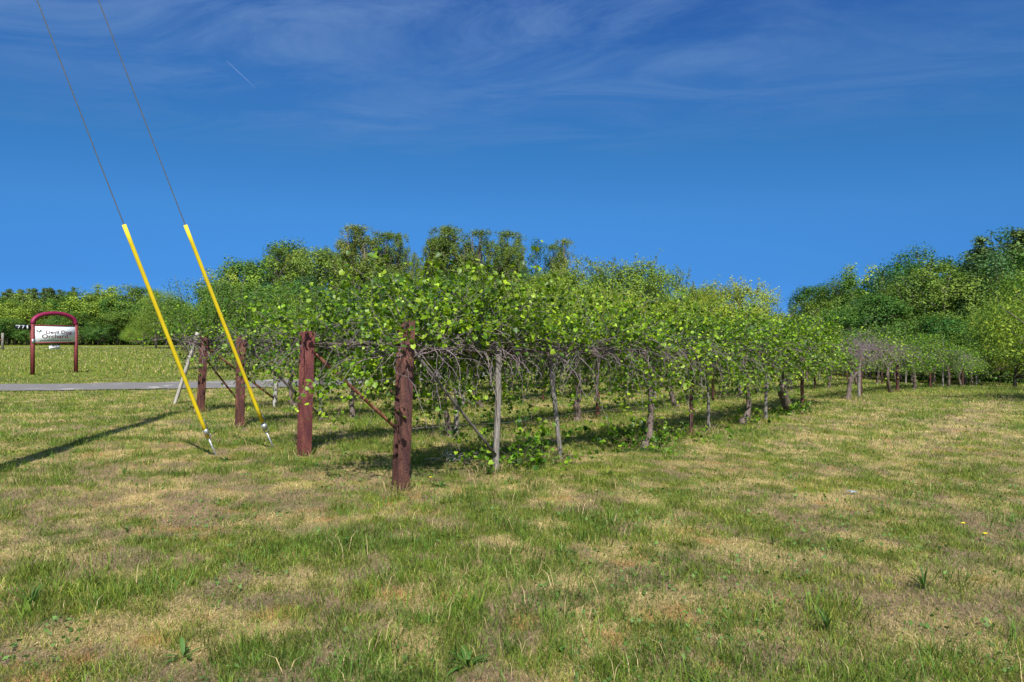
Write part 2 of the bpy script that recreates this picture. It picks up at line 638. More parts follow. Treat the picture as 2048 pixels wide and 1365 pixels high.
build_ground()
m, T = new_mat('worn_asphalt')
t = T.n('ShaderNodeTexCoord')
a = T.noise(t.outputs['Object'], 22, 6, .7)
b = T.noise(t.outputs['Object'], .9, 5, .65, .5)
col = T.ramp(a, [(.3, (.095, .09, .09)), (.7, (.19, .18, .175))])
col = T.mix(T.mapr(b, .56, .66, 0, .6), col, (.42, .39, .36))
finish(T, col, .9, a, .2, 0, .5, .02)
ribbon('road', RC, ROAD_W, .03, m, .10, 3)
m2, T = new_mat('pale_track_gravel')
t = T.n('ShaderNodeTexCoord')
a = T.noise(t.outputs['Object'], 3, 6, .7)
finish(T, T.ramp(a, [(.3, (.30, .28, .21)), (.7, (.42, .40, .32))]), .95, a)
ribbon('farm_track', spline(np.array([(-140, 103), (-100, 106), (-80, 108), (-60, 110), (-30, 117.)], float), 12), .55, .10, m2, .3, 5, 3)


# ------------------------------------------------------------------ grass
def blades(x, y, h, w, lean, rng, col, broad=0.0):
    n = len(x)
    z = ground_z(x, y)
    a = rng.uniform(0, 2 * np.pi, n)
    fa = rng.uniform(0, 2 * np.pi, n)
    W_ = np.c_[np.cos(fa), np.sin(fa), np.zeros(n)] * (w / 2)[:, None]
    L = np.c_[np.cos(a), np.sin(a), np.zeros(n)]
    B = np.c_[x, y, z - .01]
    m1 = B + L * (h * lean * .35)[:, None] + np.c_[np.zeros(n), np.zeros(n), h * .62]
    tp = B + L * (h * lean)[:, None] + np.c_[np.zeros(n), np.zeros(n), h * (1 - .28 * np.minimum(lean, 2))]
    V = np.stack([B - W_, B + W_, m1 + W_ * .8, m1 - W_ * .8, tp], 1).reshape(-1, 3)
    b = np.arange(n)[:, None] * 5
    q = b + np.array([[0, 1, 2, 3]]); t3 = b + np.array([[3, 2, 4]])
    C = np.repeat(col, 5, axis=0)
    return V, q, t3, C


def blades_far(x, y, h, w, lean, rng, col):
    n = len(x)
    z = ground_z(x, y)
    a = rng.uniform(0, 2 * np.pi, n); fa = rng.uniform(-.9, .9, n)
    W_ = np.c_[np.cos(fa), np.sin(fa), np.zeros(n)] * (w / 2)[:, None]
    B = np.c_[x, y, z - .01]
    tp = B + np.c_[np.cos(a) * h * lean, np.sin(a) * h * lean, h]
    V = np.stack([B - W_, B + W_, tp], 1).reshape(-1, 3)
    return V, np.arange(n * 3).reshape(-1, 3), np.repeat(col, 3, axis=0)


def pick_color(x, y, rng, bias=0.0):
    n = len(x)
    green, g2 = patches(x, y)
    g3 = fbm(x * 2.1 + 40, y * 2.1, 31, 4, .65) - .12 * np.exp(-(((x + 3.8) / 2.2) ** 2 + ((y - 6.5) / 1.5) ** 2))
    isg = rng.random(n) < np.clip(green * .72 + .16 + bias, .18, .86)
    s = smooth01((g3 - .38) / .22)[:, None]
    dry = THATCH * (1 - s) + STRAW * s
    o = (fbm(x * 3.2, y * 3.2 + 90, 47, 3) + rng.normal(0, .05, n) > .73)[:, None]
    dry = np.where(o, ORANGE, dry) * rng.uniform(.45, 1.5, (n, 1))
    k = rng.random((n, 1))
    gr = np.where(k < .42, GREEN, np.where(k < .72, OLIVE, DEEP)) * rng.uniform(.55, 1.5, (n, 1))
    br = .62 + .76 * vnoise(x * 11, y * 8, 404)[:, None]
    gr = gr * br; dry = dry * (.5 + .5 * br)
    gr = gr * (1 + (fbm(x * .9, y * .9 + 30, 77, 2)[:, None] - .5) * np.array([[.9, .5, .3]]))
    return np.where(isg[:, None], gr, dry), isg, green


ROWD = np.array((.64, .77)) / math.hypot(.64, .77)
ROWA = math.atan2(ROWD[1], ROWD[0])
ROWS = {1: (-1.2, 7.53), 2: (-2.93, 9.85), 3: (-5.1, 13.1), 4: (-6.95, 15.6)}


def build_grass():
    rng = np.random.default_rng(7)
    # near sward
    def sample(n, y0, y1, ex, marg=1.2):
        r = rng.random(n)
        p = 2 - ex       # pdf of depth ~ y^(1-ex)
        y = (y0 ** p + r * (y1 ** p - y0 ** p)) ** (1 / p)
        x = rng.uniform(-1, 1, n) * (.76 * y + marg)
        return x, y
    V = []; Q = []; T3 = []; C = []; off = 0

    def put(v, q, t3, c):
        nonlocal off
        V.append(v); C.append(c)
        if q is not None: Q.append(q + off)
        T3.append(t3 + off)
        off += len(v)
    x, y = sample(640000, 2.4, 11.5, 1.75)
    c, g, green = pick_color(x, y, rng)
    n = len(x)
    clump = fbm(x * 4.5, y * 4.5, 61, 2)
    h = np.where(g, rng.uniform(.025, .07, n) + .11 * np.clip(clump - .52, 0, 1) * rng.random(n) * 2 * green, rng.uniform(.012, .045, n))
    w = np.where(g, rng.uniform(.0016, .0034, n), rng.uniform(.0013, .0026, n)) * (1 + .07 * y)
    lean = np.where(g, rng.uniform(.2, 1.2, n), rng.uniform(.8, 3.0, n))
    put(*blades(x, y, h, w, lean, rng, c))
    # tufts of longer blades
    nt = 2600
    tx, ty = sample(nt * 3, 2.7, 18, 1.45, .5)
    gr, _ = patches(tx, ty)
    keep = rng.random(len(tx)) < (gr * 1.5 - .35) * smooth01((fbm(tx * .7 + 5, ty * .7, 203, 2) - .36) / .2)
    tx, ty = tx[keep][:nt], ty[keep][:nt]
    k = rng.integers(8, 38, len(tx))
    idx = np.repeat(np.arange(len(tx)), k)
    rad = rng.uniform(.03, .13, len(tx))[idx]
    x = tx[idx] + rng.normal(0, 1, len(idx)) * rad; y = ty[idx] + rng.normal(0, 1, len(idx)) * rad
    n = len(x)
    hh = rng.uniform(.05, .19, len(tx))[idx] * rng.uniform(.5, 1.15, n)
    base = (GREEN * np.array([.80, .95, .9]))[None] * rng.uniform(.45, 1.25, len(tx))[idx][:, None]
    base = base * (1 + rng.uniform(-.3, .5, (len(tx), 1))[idx] * np.array([[1.0, .3, 0]]))
    dryb = rng.random(n) < .06
    c = np.where(dryb[:, None], STRAW, base * rng.uniform(.75, 1.3, (n, 1)))
    put(*blades(x, y, hh, rng.uniform(.002, .0042, n) * (1 + .07 * y), rng.uniform(.25, 1.0, n), rng, c))
    # dry bunches left standing by the mower at the foot of every post and trunk
    fx, fy, fr, fk = [], [], [], []
    for r_, ts_, q_ in ((1, (0, 1.55, 3.0, 5.2, 7.05, 7.85, 9.9, 12.3, 13.5, 18, 19.2, 24.8), 190), (2, (0, 1.77, 3.0, 6.7, 7.6, 11.3), 150), (3, (0, 1.8, 2.6, 6.0, 6.6), 130), (4, (0, 1.83, 2.4), 130)):
        for t_ in ts_:
            o_ = ROWS[r_]
            fx.append(np.full(q_, o_[0] + ROWD[0] * t_)); fy.append(np.full(q_, o_[1] + ROWD[1] * t_))
    fx = np.concatenate(fx); fy = np.concatenate(fy); n = len(fx)
    a = rng.uniform(0, 6.28, n); d = np.abs(rng.normal(.10, .12, n)) + .05
    x = fx + np.cos(a) * d; y = fy + np.sin(a) * d
    dry_ = rng.random(n) < .6
    c = np.where(dry_[:, None], STRAW * .75, GREEN) * rng.uniform(.5, 1.3, (n, 1))
    put(*blades(x, y, rng.uniform(.05, .20, n), rng.uniform(.003, .006, n) * (1 + .04 * y), rng.uniform(.2, 1.6, n), rng, c))
    # low broad leaves (clover, plantain) lying in the sward
    x, y = sample(15000, 2.6, 14, 1.6)
    kk = fbm(x * 1.6, y * 1.6, 91, 3) > .53
    x, y = x[kk], y[kk]; n = len(x)
    P = np.c_[x, y, ground_z(x, y) + rng.uniform(.01, .05, n)]
    v, f = leaf4(P, rng.uniform(.012, .035, n) * (1 + .04 * y), rng, 1.5, .7)
    c = np.repeat(np.array((.085, .16, .035)) * rng.uniform(.6, 1.4, (n, 1)), 4, axis=0)
    V.append(v); C.append(c); Q.append(f + off); off += len(v)
    # mid and far sward
    x, y = sample(330000, 11, 30, 1.35, 3)
    d = road_dist(x, y)
    ok = d > ROAD_W * 1.04
    x, y = x[ok], y[ok]
    c, g, green = pick_color(x, y, rng)
    n = len(x)
    tall = 1 + 1.6 * smooth01((x - 16) / 4) * smooth01((y - 19) / 4)
    h = np.where(g, rng.uniform(.03, .10, n), rng.uniform(.02, .05, n)) * tall
    put(*[a if i != 1 else a for i, a in enumerate((lambda r: (r[0], None, r[1], r[2]))(blades_far(x, y, h, rng.uniform(.006, .014, n) * (y / 13), rng.uniform(.1, 1.2, n), rng, c)))])
    x, y = sample(130000, 30, 120, 1.1, 3)
    d = road_dist(x, y)
    ok = d > ROAD_W * 1.1
    x, y = x[ok], y[ok]
    c, g, green = pick_color(x, y, rng, .1)
    n = len(x)
    h = rng.uniform(.05, .16, n)
    put(*(lambda r: (r[0], None, r[1], r[2]))(blades_far(x, y, h, rng.uniform(.03, .06, n) * (y / 45), rng.uniform(.1, 1, n), rng, c)))
    me = mesh_np('grass', np.concatenate(V), [np.concatenate(Q), np.concatenate(T3)], M['grass'], np.concatenate(C))
    tag(link('grass', me), 'patchy mown grass of green tufts and dry straw over the whole field', 'grass', kind='stuff')


build_grass()


def weed(name, px, py, n, size, label, seed, kind='rosette', parts=None):
    rng = np.random.default_rng(seed)
    x0, y0, z0 = at(px, py)
    A = Acc()
    for i in range(n):
        a = rng.uniform(0, 6.28)
        el = rng.uniform(.25, 1.1) if kind == 'rosette' else rng.uniform(.8, 1.4)
        L = size * rng.uniform(.6, 1.1); w = L * (rng.uniform(.10, .18) if kind == 'rosette' else rng.uniform(.04, .07))
        N = 6
        t = np.linspace(0, 1, N)
        rr = L * (t * math.cos(el)) * 1.0
        zz = L * (t * math.sin(el) - .35 * t * t)
        cx = np.c_[rr * math.cos(a), rr * math.sin(a), zz]
        sd = np.array((-math.sin(a), math.cos(a), 0))
        ww = w * np.sin(np.pi * np.clip(t * .9 + .08, 0, 1)) ** .8
        ed = np.array([0, 0, 1.0])
        l_ = cx + sd * ww[:, None] * .5 + ed * ww[:, None] * .15
        r_ = cx - sd * ww[:, None] * .5 + ed * ww[:, None] * .15
        V = np.concatenate([l_, cx, r_])
        q = []
        for j in range(N - 1):
            q += [(j, j + 1, N + j + 1, N + j), (N + j, N + j + 1, 2 * N + j + 1, 2 * N + j)]
        A.add(V, [np.array(q)], np.array((.06, .13, .022)) * rng.uniform(.6, 1.2))
    o = link('weed_clump', A.mesh('weed_clump', M['grass'], True), None, (x0, y0, z0))
    tag(o, label, 'weed', 'leafy weed clumps in the grass')


for px_, py_, n_, s_, lb, kd in [
    (935, 1335, 15, .17, 'broad leaved dark green weed clump at the bottom edge of the grass, below centre', 'rosette'),
    (365, 1318, 12, .16, 'green weed with broad upright leaves in dry grass near the bottom left', 'rosette'),
    (690, 1098, 16, .15, 'spiky green weed clump in the grass below the red post and the cable anchors', 'spiky'),
    (253, 1066, 14, .13, 'small spiky green weed clump on purplish dry turf at the left', 'spiky'),
    (447, 922, 18, .17, 'leafy green weed clump beside the left cable anchor', 'rosette'),
    (248, 950, 14, .20, 'tall thin bladed grass clump left of the left cable anchor', 'spiky'),
    (1122, 1105, 12, .13, 'small bright green weed clump alone in the grass at centre', 'rosette'),
    (880, 975, 20, .18, 'low leafy weed clump at the foot of the front rusty post', 'rosette'),
    (1215, 950, 12, .16, 'green weed clump in the grass right of the leaning wooden post', 'rosette'),
    (1850, 1180, 20, .22, 'tall spiky grass clump in the lower right of the field', 'spiky'),
    (1655, 1265, 16, .18, 'bright spiky grass clump at the lower right beside a bare ridge', 'spiky'),
    (60, 1215, 22, .20, 'dense dark spiky grass clump near the left edge at the bottom', 'spiky'),
    (1545, 1090, 16, .15, 'dark spiky grass clump in the right half of the field', 'spiky'),
]:
    weed('weed', px_, py_, n_, s_, lb, px_ + py_, kd)

for k, (px_, py_, lb) in enumerate([(1928, 1064, 'small yellow wildflower in the grass, left of the two yellow flowers at the right'),
                                    (1972, 1086, 'small yellow wildflower in the grass, right of the two yellow flowers at the right'),
                                    (861, 968, 'tiny yellow wildflower by the foot of the front rusty post')]):
    x0, y0, z0 = at(px_, py_)
    e = tag(empty('wildflower', (x0, y0, z0)), lb, 'flower', 'yellow wildflowers')
    A = Acc()
    A.tube([(0, 0, 0), (.004, 0, .035), (.0, .003, .07)], [.0015, .0012, .001], 5)
    s = link('stem', A.mesh('stem', M['grass']), e)
    A = Acc()
    for i in range(11):
        a = i * 2 * math.pi / 11
        c, s_ = math.cos(a), math.sin(a)
        A.add([(0, 0, .07), (c * .010 - s_ * .005, s_ * .010 + c * .005, .078), (c * .019, s_ * .019, .074), (c * .010 + s_ * .005, s_ * .010 - c * .005, .078)], [np.array([[0, 1, 2, 3]])])
    link('petals', A.mesh('petals', M['petal']), e)

x0, y0, z0 = at(1705, 990)
A = Acc()
rng = np.random.default_rng(4)
gx, gy = np.meshgrid(np.linspace(-.045, .045, 7), np.linspace(-.02, .02, 5))
zz = rng.uniform(.02, .045, gx.shape)
i = np.arange(4)[:, None] * 7; j = np.arange(6)[None]
q = np.stack([i + j, i + j + 1, i + j + 8, i + j + 7], -1).reshape(-1, 4)
A.add(np.c_[gx.ravel() + rng.normal(0, .006, 35), gy.ravel(), zz.ravel()], [q])
tag(link('litter', A.mesh('litter', M['scrap']), None, (x0, y0, z0), -.5), 'crumpled scrap of pale litter lying in the grass', 'litter')


# ------------------------------------------------------------------ trellis posts, braces, wires
RN = {1: 'nearest', 2: 'second', 3: 'third', 4: 'farthest'}


def on_row(r, t, off=0.0):
    o = ROWS[r]
    x = o[0] + ROWD[0] * t - ROWD[1] * off
    y = o[1] + ROWD[1] * t + ROWD[0] * off
    return x, y, GZ(x, y)


def h_profile(b, d, tf, tw):
    return [(-b, -d), (b, -d), (b, -d + tf), (tw, -d + tf), (tw, d - tf), (b, d - tf), (b, d), (-b, d), (-b, d - tf), (-tw, d - tf), (-tw, -d + tf), (-b, -d + tf)]


def beam_post(pos, h, b, d, rz, lean, mat, label, notch=False):
    A = Acc()
    prof = h_profile(b, d, .014, .006)
    A.prism(prof, -.3, h)
    me = A.mesh('steel_end_post', mat)
    V = np.zeros(len(me.vertices) * 3, np.float32); me.vertices.foreach_get('co', V); V = V.reshape(-1, 3)
    if notch:   # torn slanting top
        top = V[:, 2] > h - .01
        V[top, 2] -= np.clip((-V[top, 0]) * 1.1, -.03, .13)
        V[top, 2] += np.sin(V[top, 0] * 90) * .006
    ln = Matrix.Rotation(rz, 3, 'Z')
    V = V @ np.array(ln).T
    V[:, 0] += V[:, 2] * lean[0]; V[:, 1] += V[:, 2] * lean[1]
    me.vertices.foreach_set('co', V.ravel())
    me.update()
    o = link('steel_end_post', me, None, pos)
    bpy_bevel(o, .004)
    tag(o, label, 'post', 'rusty steel end posts')
    return o


def bpy_bevel(o, w, seg=2):
    md = o.modifiers.new('bevel', 'BEVEL')
    md.width = w; md.segments = seg; md.limit_method = 'ANGLE'; md.angle_limit = R(40)


beam_post((-1.2, 7.53, GZ(-1.2, 7.53)), 1.80, .072, .074, R(34), (.035, .0), M['rust'], 'big rusty steel beam post nearest the camera, with a torn slanting top', True)
beam_post((-2.93, 9.85, GZ(-2.93, 9.85)), 1.755, .088, .075, R(28), (.03, .0), M['rust_red'], 'red oxide steel beam post, second along the line of row ends')
beam_post((-5.1, 13.1, GZ(-5.1, 13.1)), 1.70, .082, .06, R(24), (.02, .0), M['rust_dark'], 'flaking brown steel post with yellow cable guard crossing in front of it')
beam_post((-6.95, 15.6, GZ(-6.95, 15.6)), 1.72, .080, .06, R(30), (.055, .0), M['rust_dark'], 'leaning brown rusty steel post farthest back at the left end of the rows')

RNG = np.random.default_rng(100)


def small_post(pos, top, r, mat, name, label, sides=9, group=None, square=False):
    """post from pos to pos+top, roughly round"""
    A = Acc()
    n = 9
    t = np.linspace(0, 1, n)[:, None]
    pts = np.array([[0, 0, -.25]]) * (1 - t) + np.array([top]) * t
    pts[:, :2] += RNG.normal(0, .003, (n, 2)) if not square else 0
    if square:
        A.tube(pts, np.full(n, r * 1.2), 4, rj=.05, rng=RNG)
    else:
        A.tube(pts, r * (1.06 - .1 * t[:, 0]), sides, rj=.05 if mat not in (M['pipe'],) else 0.0, rng=RNG)
    o = link(name, A.mesh(name, mat, not square), None, pos)
    tag(o, label, 'post', group)
    return o


def post(r, t, h, rad, kind, label, lean=(0, 0), off=0.0):
    x, y, z = on_row(r, t, off)
    mat = {'wood': M['wood'], 'pale': M['wood_pale'], 'rust': M['rust_dark']}[kind]
    nm = {'wood': 'wooden_post', 'pale': 'wooden_post', 'rust': 'steel_post'}[kind]
    g = 'wooden trellis posts' if kind != 'rust' else 'rusty steel trellis posts'
    return small_post((x, y, z), (lean[0], lean[1], h), rad, mat, nm, label, group=g, square=(kind == 'pale'))


post(1, 1.55, 1.62, .040, 'wood', 'weathered grey wooden post nearest the camera, with a brace pipe at its foot', (.05, 0))
post(1, 3.0, 1.72, .032, 'wood', 'slim grey wooden post leaning to the left beside the nearest wooden post', (-.22, .0))
post(1, 7.05, 1.65, .036, 'rust', 'slender dark rusty post at the middle of the nearest row', (.04, 0))
post(1, 7.85, 1.6, .030, 'wood', 'thin grey post just right of the dark rusty post mid row', (-.02, 0))
post(1, 10.9, 1.6, .035, 'wood', 'grey wooden post between the two twisted vine trunks', (.02, 0))
post(1, 13.5, 1.6, .042, 'rust', 'rusty post right of the thick gnarled trunk', (0, 0))
post(1, 19.1, 1.55, .050, 'wood', 'grey wooden post in the bare leafless vine', (.02, 0))
post(1, 19.35, 1.3, .045, 'rust', 'dark rusty post touching the grey post in the bare leafless vine', (0, 0))
post(1, 24.8, 1.5, .06, 'rust', 'dark rusty post right of the bare vine in the nearest row', (0, 0))
post(1, 31.6, 1.6, .06, 'rust', 'second rusty post beyond the bare vine in the nearest row', (.02, 0))
post(1, 35.2, 2.35, .045, 'wood', 'tall pale pole rising above the far canopy at the right', (0, 0))
post(1, 37.2, 1.6, .06, 'rust', 'rusty post just right of the tall pale pole', (0, 0))
post(1, 42.0, 1.6, .06, 'rust', 'rusty post near the right end of the nearest row', (0, 0))
post(1, 48.0, 1.7, .07, 'wood', 'grey brown wooden post that ends the nearest row at the right', (0, 0))

post(2, 1.77, 1.6, .045, 'wood', 'wooden post behind the front rusty post where a brace pipe ends')
post(2, 3.07, 1.6, .042, 'wood', 'short grey wooden post seen between the front rusty post and nearest wooden post')
post(3, 1.8, 1.6, .048, 'wood', 'grey wooden post behind the red oxide post, brace pipe at its foot', (-.02, 0))
post(4, 1.83, 1.45, .050, 'pale', 'pale square wooden post in front of the drive between the brown and red posts', (.07, 0))
for r, ts in ((2, (7.6, 10.2, 13.8, 18.2, 23.5, 29, 35, 41)), (3, (6.0, 9.4, 14, 19.0, 24.5, 30, 36, 42)), (4, (5.5, 9.8, 14.6, 20, 26, 32, 38))):
    for k, t_ in enumerate(ts):
        kd = ('rust', 'wood')[(k + r) % 2]
        ordn = ('first', 'second', 'third', 'fourth', 'fifth', 'sixth', 'seventh', 'eighth')[k]
        post(r, t_, 1.62, .045, kd, f"{'rusty' if kd == 'rust' else 'grey wooden'} post under the {RN[r]} row canopy, {ordn} of its inner posts", (RNG.uniform(-.05, .05), 0))

# dry prunings lying between the front post and the nearest wooden post
x0, y0, z0 = at(905, 925)
rng = np.random.default_rng(12)
A = Acc()
p0 = np.c_[rng.normal(0, .12, 34), rng.normal(0, .10, 34), rng.uniform(.02, .06, 34)]
P = grow(p0, np.c_[rng.normal(.3, 1, 34), rng.normal(0, .8, 34), rng.uniform(0, .5, 34)], rng.uniform(.03, .06, 34), 8, .06, .22, rng)
P[:, :, 2] = np.maximum(P[:, :, 2], .01)
Vt, q = tubes(P, np.linspace(.004, .0018, 8)[None] * np.ones((34, 1)), 4)
A.add(Vt, [q])
tag(link('brushwood', A.mesh('brushwood', M['wood_pale']), None, (x0, y0, z0)), 'pale dry twigs lying in the grass beside the front rusty post', 'brushwood')

# pale plank leaning at the far left end post
x0, y0, z0 = at(343, 808)
o = small_post((x0, y0, z0), (.62, .1, 1.80), .042, M['wood_pale'], 'wooden_post', 'pale wooden plank post leaning to the right, left of the farthest end post', group='wooden trellis posts', square=True)


def brace(r, t0, z0, t1, z1, rad, mat, label, off=0.0):
    a = on_row(r, t0, off); b = on_row(r, t1, off)
    A = Acc()
    P = np.array([(a[0], a[1], a[2] + z0), (b[0], b[1], b[2] + z1)])
    c = P.mean(0)
    t = np.linspace(0, 1, 6)[:, None]
    pts = P[0] * (1 - t) + P[1] * t - c
    A.tube(pts, rad, 10)
    o = link('brace_pipe', A.mesh('brace_pipe', mat, True), None, tuple(c))
    tag(o, label, 'brace', 'diagonal brace pipes of the end posts')


brace(1, .14, 1.52, 1.52, .22, .018, M['gpipe'], 'straight brace pipe from the front rusty post down to the nearest wooden post', -.03)
brace(2, .15, 1.45, 1.75, .20, .026, M['pipe'], 'rusty brown brace pipe running down behind the front rusty post', -.03)
brace(3, .15, 1.50, 1.78, .10, .026, M['gpipe'], 'grey brace pipe between the brown post and the red oxide post', -.03)
brace(4, .15, 1.45, 1.80, .25, .024, M['pipe'], 'rusty brace pipe from the farthest end post to the pale square post', -.03)
brace(4, .12, 1.42, 1.15, .12, .022, M['pipe'], 'short steep rusty brace pipe beside the farthest end post', .35)


def wire(r, h, label, t1=48.5):
    ts = np.arange(0.05, t1, .8)
    pts = []
    for t_ in ts:
        x, y, z = on_row(r, t_)
        pts.append((x, y, z + h + .03 * math.sin(t_ * 1.7 + r) + (.1 * math.exp(-t_ / 1.2) if h > 1 else 0)))
    pts = np.array(pts); o0 = pts[0].copy()
    A = Acc(); A.tube(pts - o0, .0045, 5)
    tag(link('trellis_wire', A.mesh('trellis_wire', M['wire'], True), None, tuple(o0)), label, 'wire', 'trellis wires')


for r in (1, 2, 3, 4):
    wire(r, 1.56, f'top trellis wire of the {RN[r]} row running from its end post')
wire(1, .62, 'low trellis wire of the nearest row at knee height')
wire(4, .95, 'low trellis wire of the farthest row in front of the drive', 20)


# ------------------------------------------------------------------ vines
def vine_meshes(seed, l0, l1, shoots=170, leaves=24, dead=190, hang=40, trunk=None, tr=.06, wire_h=1.56, up=1.0, sucker=0, leafsize=.060, spread=.75, taper0=False, side=None, clear_t=0.0, whip=8):
    """local frame: x along the row, z up, origin at trunk foot.
    returns dict of meshes: trunk, cordon, canes, foliage, (suckers)"""
    rng = np.random.default_rng(seed)
    out = {}
    # trunk
    A = Acc()
    if trunk is None:
        n = 9; t = np.linspace(0, 1, n)
        a = rng.uniform(-.25, .25); b = rng.uniform(-.2, .2)
        X = a * np.sin(t * 3.1) * .8 + rng.uniform(-.35, .35) * (1 - t) * 0 + rng.normal(0, .02, n)
        Y = b * np.sin(t * 5) * .5 + rng.normal(0, .02, n)
        X[0] = Y[0] = 0
        trunk = [np.c_[X, Y, t * (wire_h + .02) - .03]]
    for k, tp in enumerate(trunk):
        tp = np.asarray(tp, float)
        sp = spline(tp, 4)
        rr = np.linspace(tr * (1.25 if k == 0 else .8), tr * .62, len(sp)) * (1 + .12 * np.sin(np.arange(len(sp)) * 1.9 + k))
        A.tube(sp, rr, 8, rj=.14, rng=rng)
    # flared foot
    t0 = np.asarray(trunk[0])[0]
    A.tube([t0 + (0, 0, -.06), t0 + (0, 0, .02), t0 + (0, 0, .12)], [tr * 2.0, tr * 1.5, tr * 1.1], 8, rj=.2, rng=rng)
    out['trunk'] = A.mesh('trunk', M['vbark'], True)
    top = np.asarray(trunk[0])[-1]
    A = Acc()
    for sgn, L in ((-1, l0), (1, l1)):
        if L < .2: continue
        n = max(4, int(L / .22)); t = np.linspace(0, 1, n)
        X = top[0] + sgn * L * t
        Y = top[1] * (1 - t) + rng.normal(0, .035, n)
        Z = top[2] * (1 - np.minimum(t * 3, 1)) + wire_h * np.minimum(t * 3, 1) + rng.normal(0, .03, n)
        X[0], Y[0], Z[0] = top
        A.tube(np.c_[X, Y, Z], np.linspace(.032, .014, n), 7, rj=.2, rng=rng)
        # a second strand twisted round the first
        ph = t * L * 6
        A.tube(np.c_[X, Y + .04 * np.sin(ph), Z + .05 * np.cos(ph)], np.linspace(.020, .009, n), 5, rj=.15, rng=rng)
    out['cordon'] = A.mesh('cordon', M['vbark'], True)

    def starts(n):
        s = rng.uniform(-l0, l1, n)
        return np.c_[s, rng.normal(0, .05, n), wire_h + rng.normal(0, .05, n)]

    def density(s):
        return 1.0
    # canes: dead tangle, drooping, plus hanging whips
    A = Acc()
    if dead:
        p0 = starts(dead)
        d0 = np.c_[rng.normal(0, .9, dead), rng.choice([-1, 1], dead) * rng.uniform(.2, 1.1, dead), rng.uniform(-.3, .8, dead)]
        P = grow(p0, d0, rng.uniform(.05, .13, dead), 9, rng.uniform(.06, .22, dead), .28, rng)
        P[:, :, 2] = np.maximum(P[:, :, 2], .3)
        Vt, q = tubes(P, np.linspace(.0052, .0022, 9)[None] * rng.uniform(.7, 1.5, (dead, 1)), 3)
        A.add(Vt, [q])
    if hang:
        p0 = starts(hang); p0[:, 1] += rng.normal(0, .35, hang)
        d0 = np.c_[rng.normal(0, .5, hang), rng.normal(0, .5, hang), rng.uniform(-.8, .2, hang)]
        P = grow(p0, d0, rng.uniform(.07, .14, hang), 10, .12, .2, rng)
        P[:, :, 2] = np.maximum(P[:, :, 2], .12)
        if clear_t:
            low = ((P[:, :, 1] < -.02) & (P[:, :, 0] < -l0 + clear_t)).any(1) & (rng.random(hang) < .85)
            P = P[~low]; hang = len(P)
        Vt, q = tubes(P, np.linspace(.005, .002, 10)[None] * np.ones((hang, 1)), 3)
        A.add(Vt, [q])
        hp = P
    # live shoots
    LP = []; ns = shoots
    if ns:
        p0 = starts(ns)
        if clear_t:
            k = rng.random(ns) < .34
            p0[k, 0] = rng.uniform(-l0 - .1, -l0 + 2.3, k.sum()); p0[k, 1] += rng.uniform(0, .55, k.sum())
        typ = rng.random(ns)
        sg = rng.choice([-1, 1], ns) if side is None else np.where(rng.random(ns) < .72, side, -side)
        d0 = np.empty((ns, 3))
        d0[:, 0] = rng.normal(0, .55, ns)
        d0[:, 1] = sg * np.where(typ < .42, rng.uniform(0, .5, ns), rng.uniform(.4, 1.1, ns)) * spread / .75
        d0[:, 2] = np.where(typ < .42, rng.uniform(.7, 1.4, ns), np.where(typ < .75, rng.uniform(.1, .7, ns), rng.uniform(-.5, .2, ns)))
        gv = np.where(typ < .42, rng.uniform(.02, .14, ns), rng.uniform(.08, .24, ns))
        seg = np.where(typ < .42, rng.uniform(.06, .115, ns) * up, rng.uniform(.07, .125, ns))
        if taper0:
            f = smooth01((p0[:, 0] + l0) / 1.3); seg = seg * (.45 + .55 * f)
        if clear_t:   # mound over the row end
            seg = seg * np.where(p0[:, 0] + l0 < 2.4, 1.18, 1.0)
        if whip:   # a few long young shoots stand loose above the canopy
            seg[:whip] *= 1.05; gv[:whip] = .02; d0[:whip, 2] = 1.4; d0[:whip, :2] *= .6
        P = grow(p0, d0, seg, 11, gv, .16, rng)
        if clear_t:   # few shoots hang on the open side of the row end
            low = ((P[:, :, 1] < -.05) & (P[:, :, 2] < 1.60) & (P[:, :, 0] < -l0 + clear_t)).any(1) & (rng.random(ns) < .92)
            low |= ((P[:, :, 1] < -.1) & (P[:, :, 2] < 1.35)).any(1) & (rng.random(ns) < .65)
            P = P[~low]; ns = len(P)
        Vt, q = tubes(P, np.linspace(.0048, .0018, 11)[None] * np.ones((ns, 1)), 3)
        A.add(Vt, [q])
        tt = rng.beta(1.6, 1.1, (ns, leaves)) * 9.99
        ii = tt.astype(int); fr = (tt - ii)[..., None]
        rows = np.arange(ns)[:, None]
        Lp = P[rows, ii] * (1 - fr) + P[rows, ii + 1] * fr
        Lp = Lp.reshape(-1, 3)
        LP.append(Lp + rng.normal(0, .055, Lp.shape))
    if hang and shoots:
        k = max(2, leaves // 3)
        tt = rng.uniform(2, 8.99, (hang, k)); ii = tt.astype(int); fr = (tt - ii)[..., None]
        rows = np.arange(hang)[:, None]
        Lp = (hp[rows, ii] * (1 - fr) + hp[rows, ii + 1] * fr).reshape(-1, 3)
        LP.append(Lp + rng.normal(0, .05, Lp.shape))
    out['canes'] = A.mesh('canes', M['cane'])
    if LP:
        Lp = np.concatenate(LP)
        Lp = Lp[Lp[:, 2] > .12]
        if clear_t:
            k = (Lp[:, 1] < -.03) & (Lp[:, 2] < 1.52) & (Lp[:, 0] < -l0 + clear_t) & (rng.random(len(Lp)) < .85)
            Lp = Lp[~k]
        out['foliage'] = leaf_mesh('foliage', Lp, leafsize, rng)
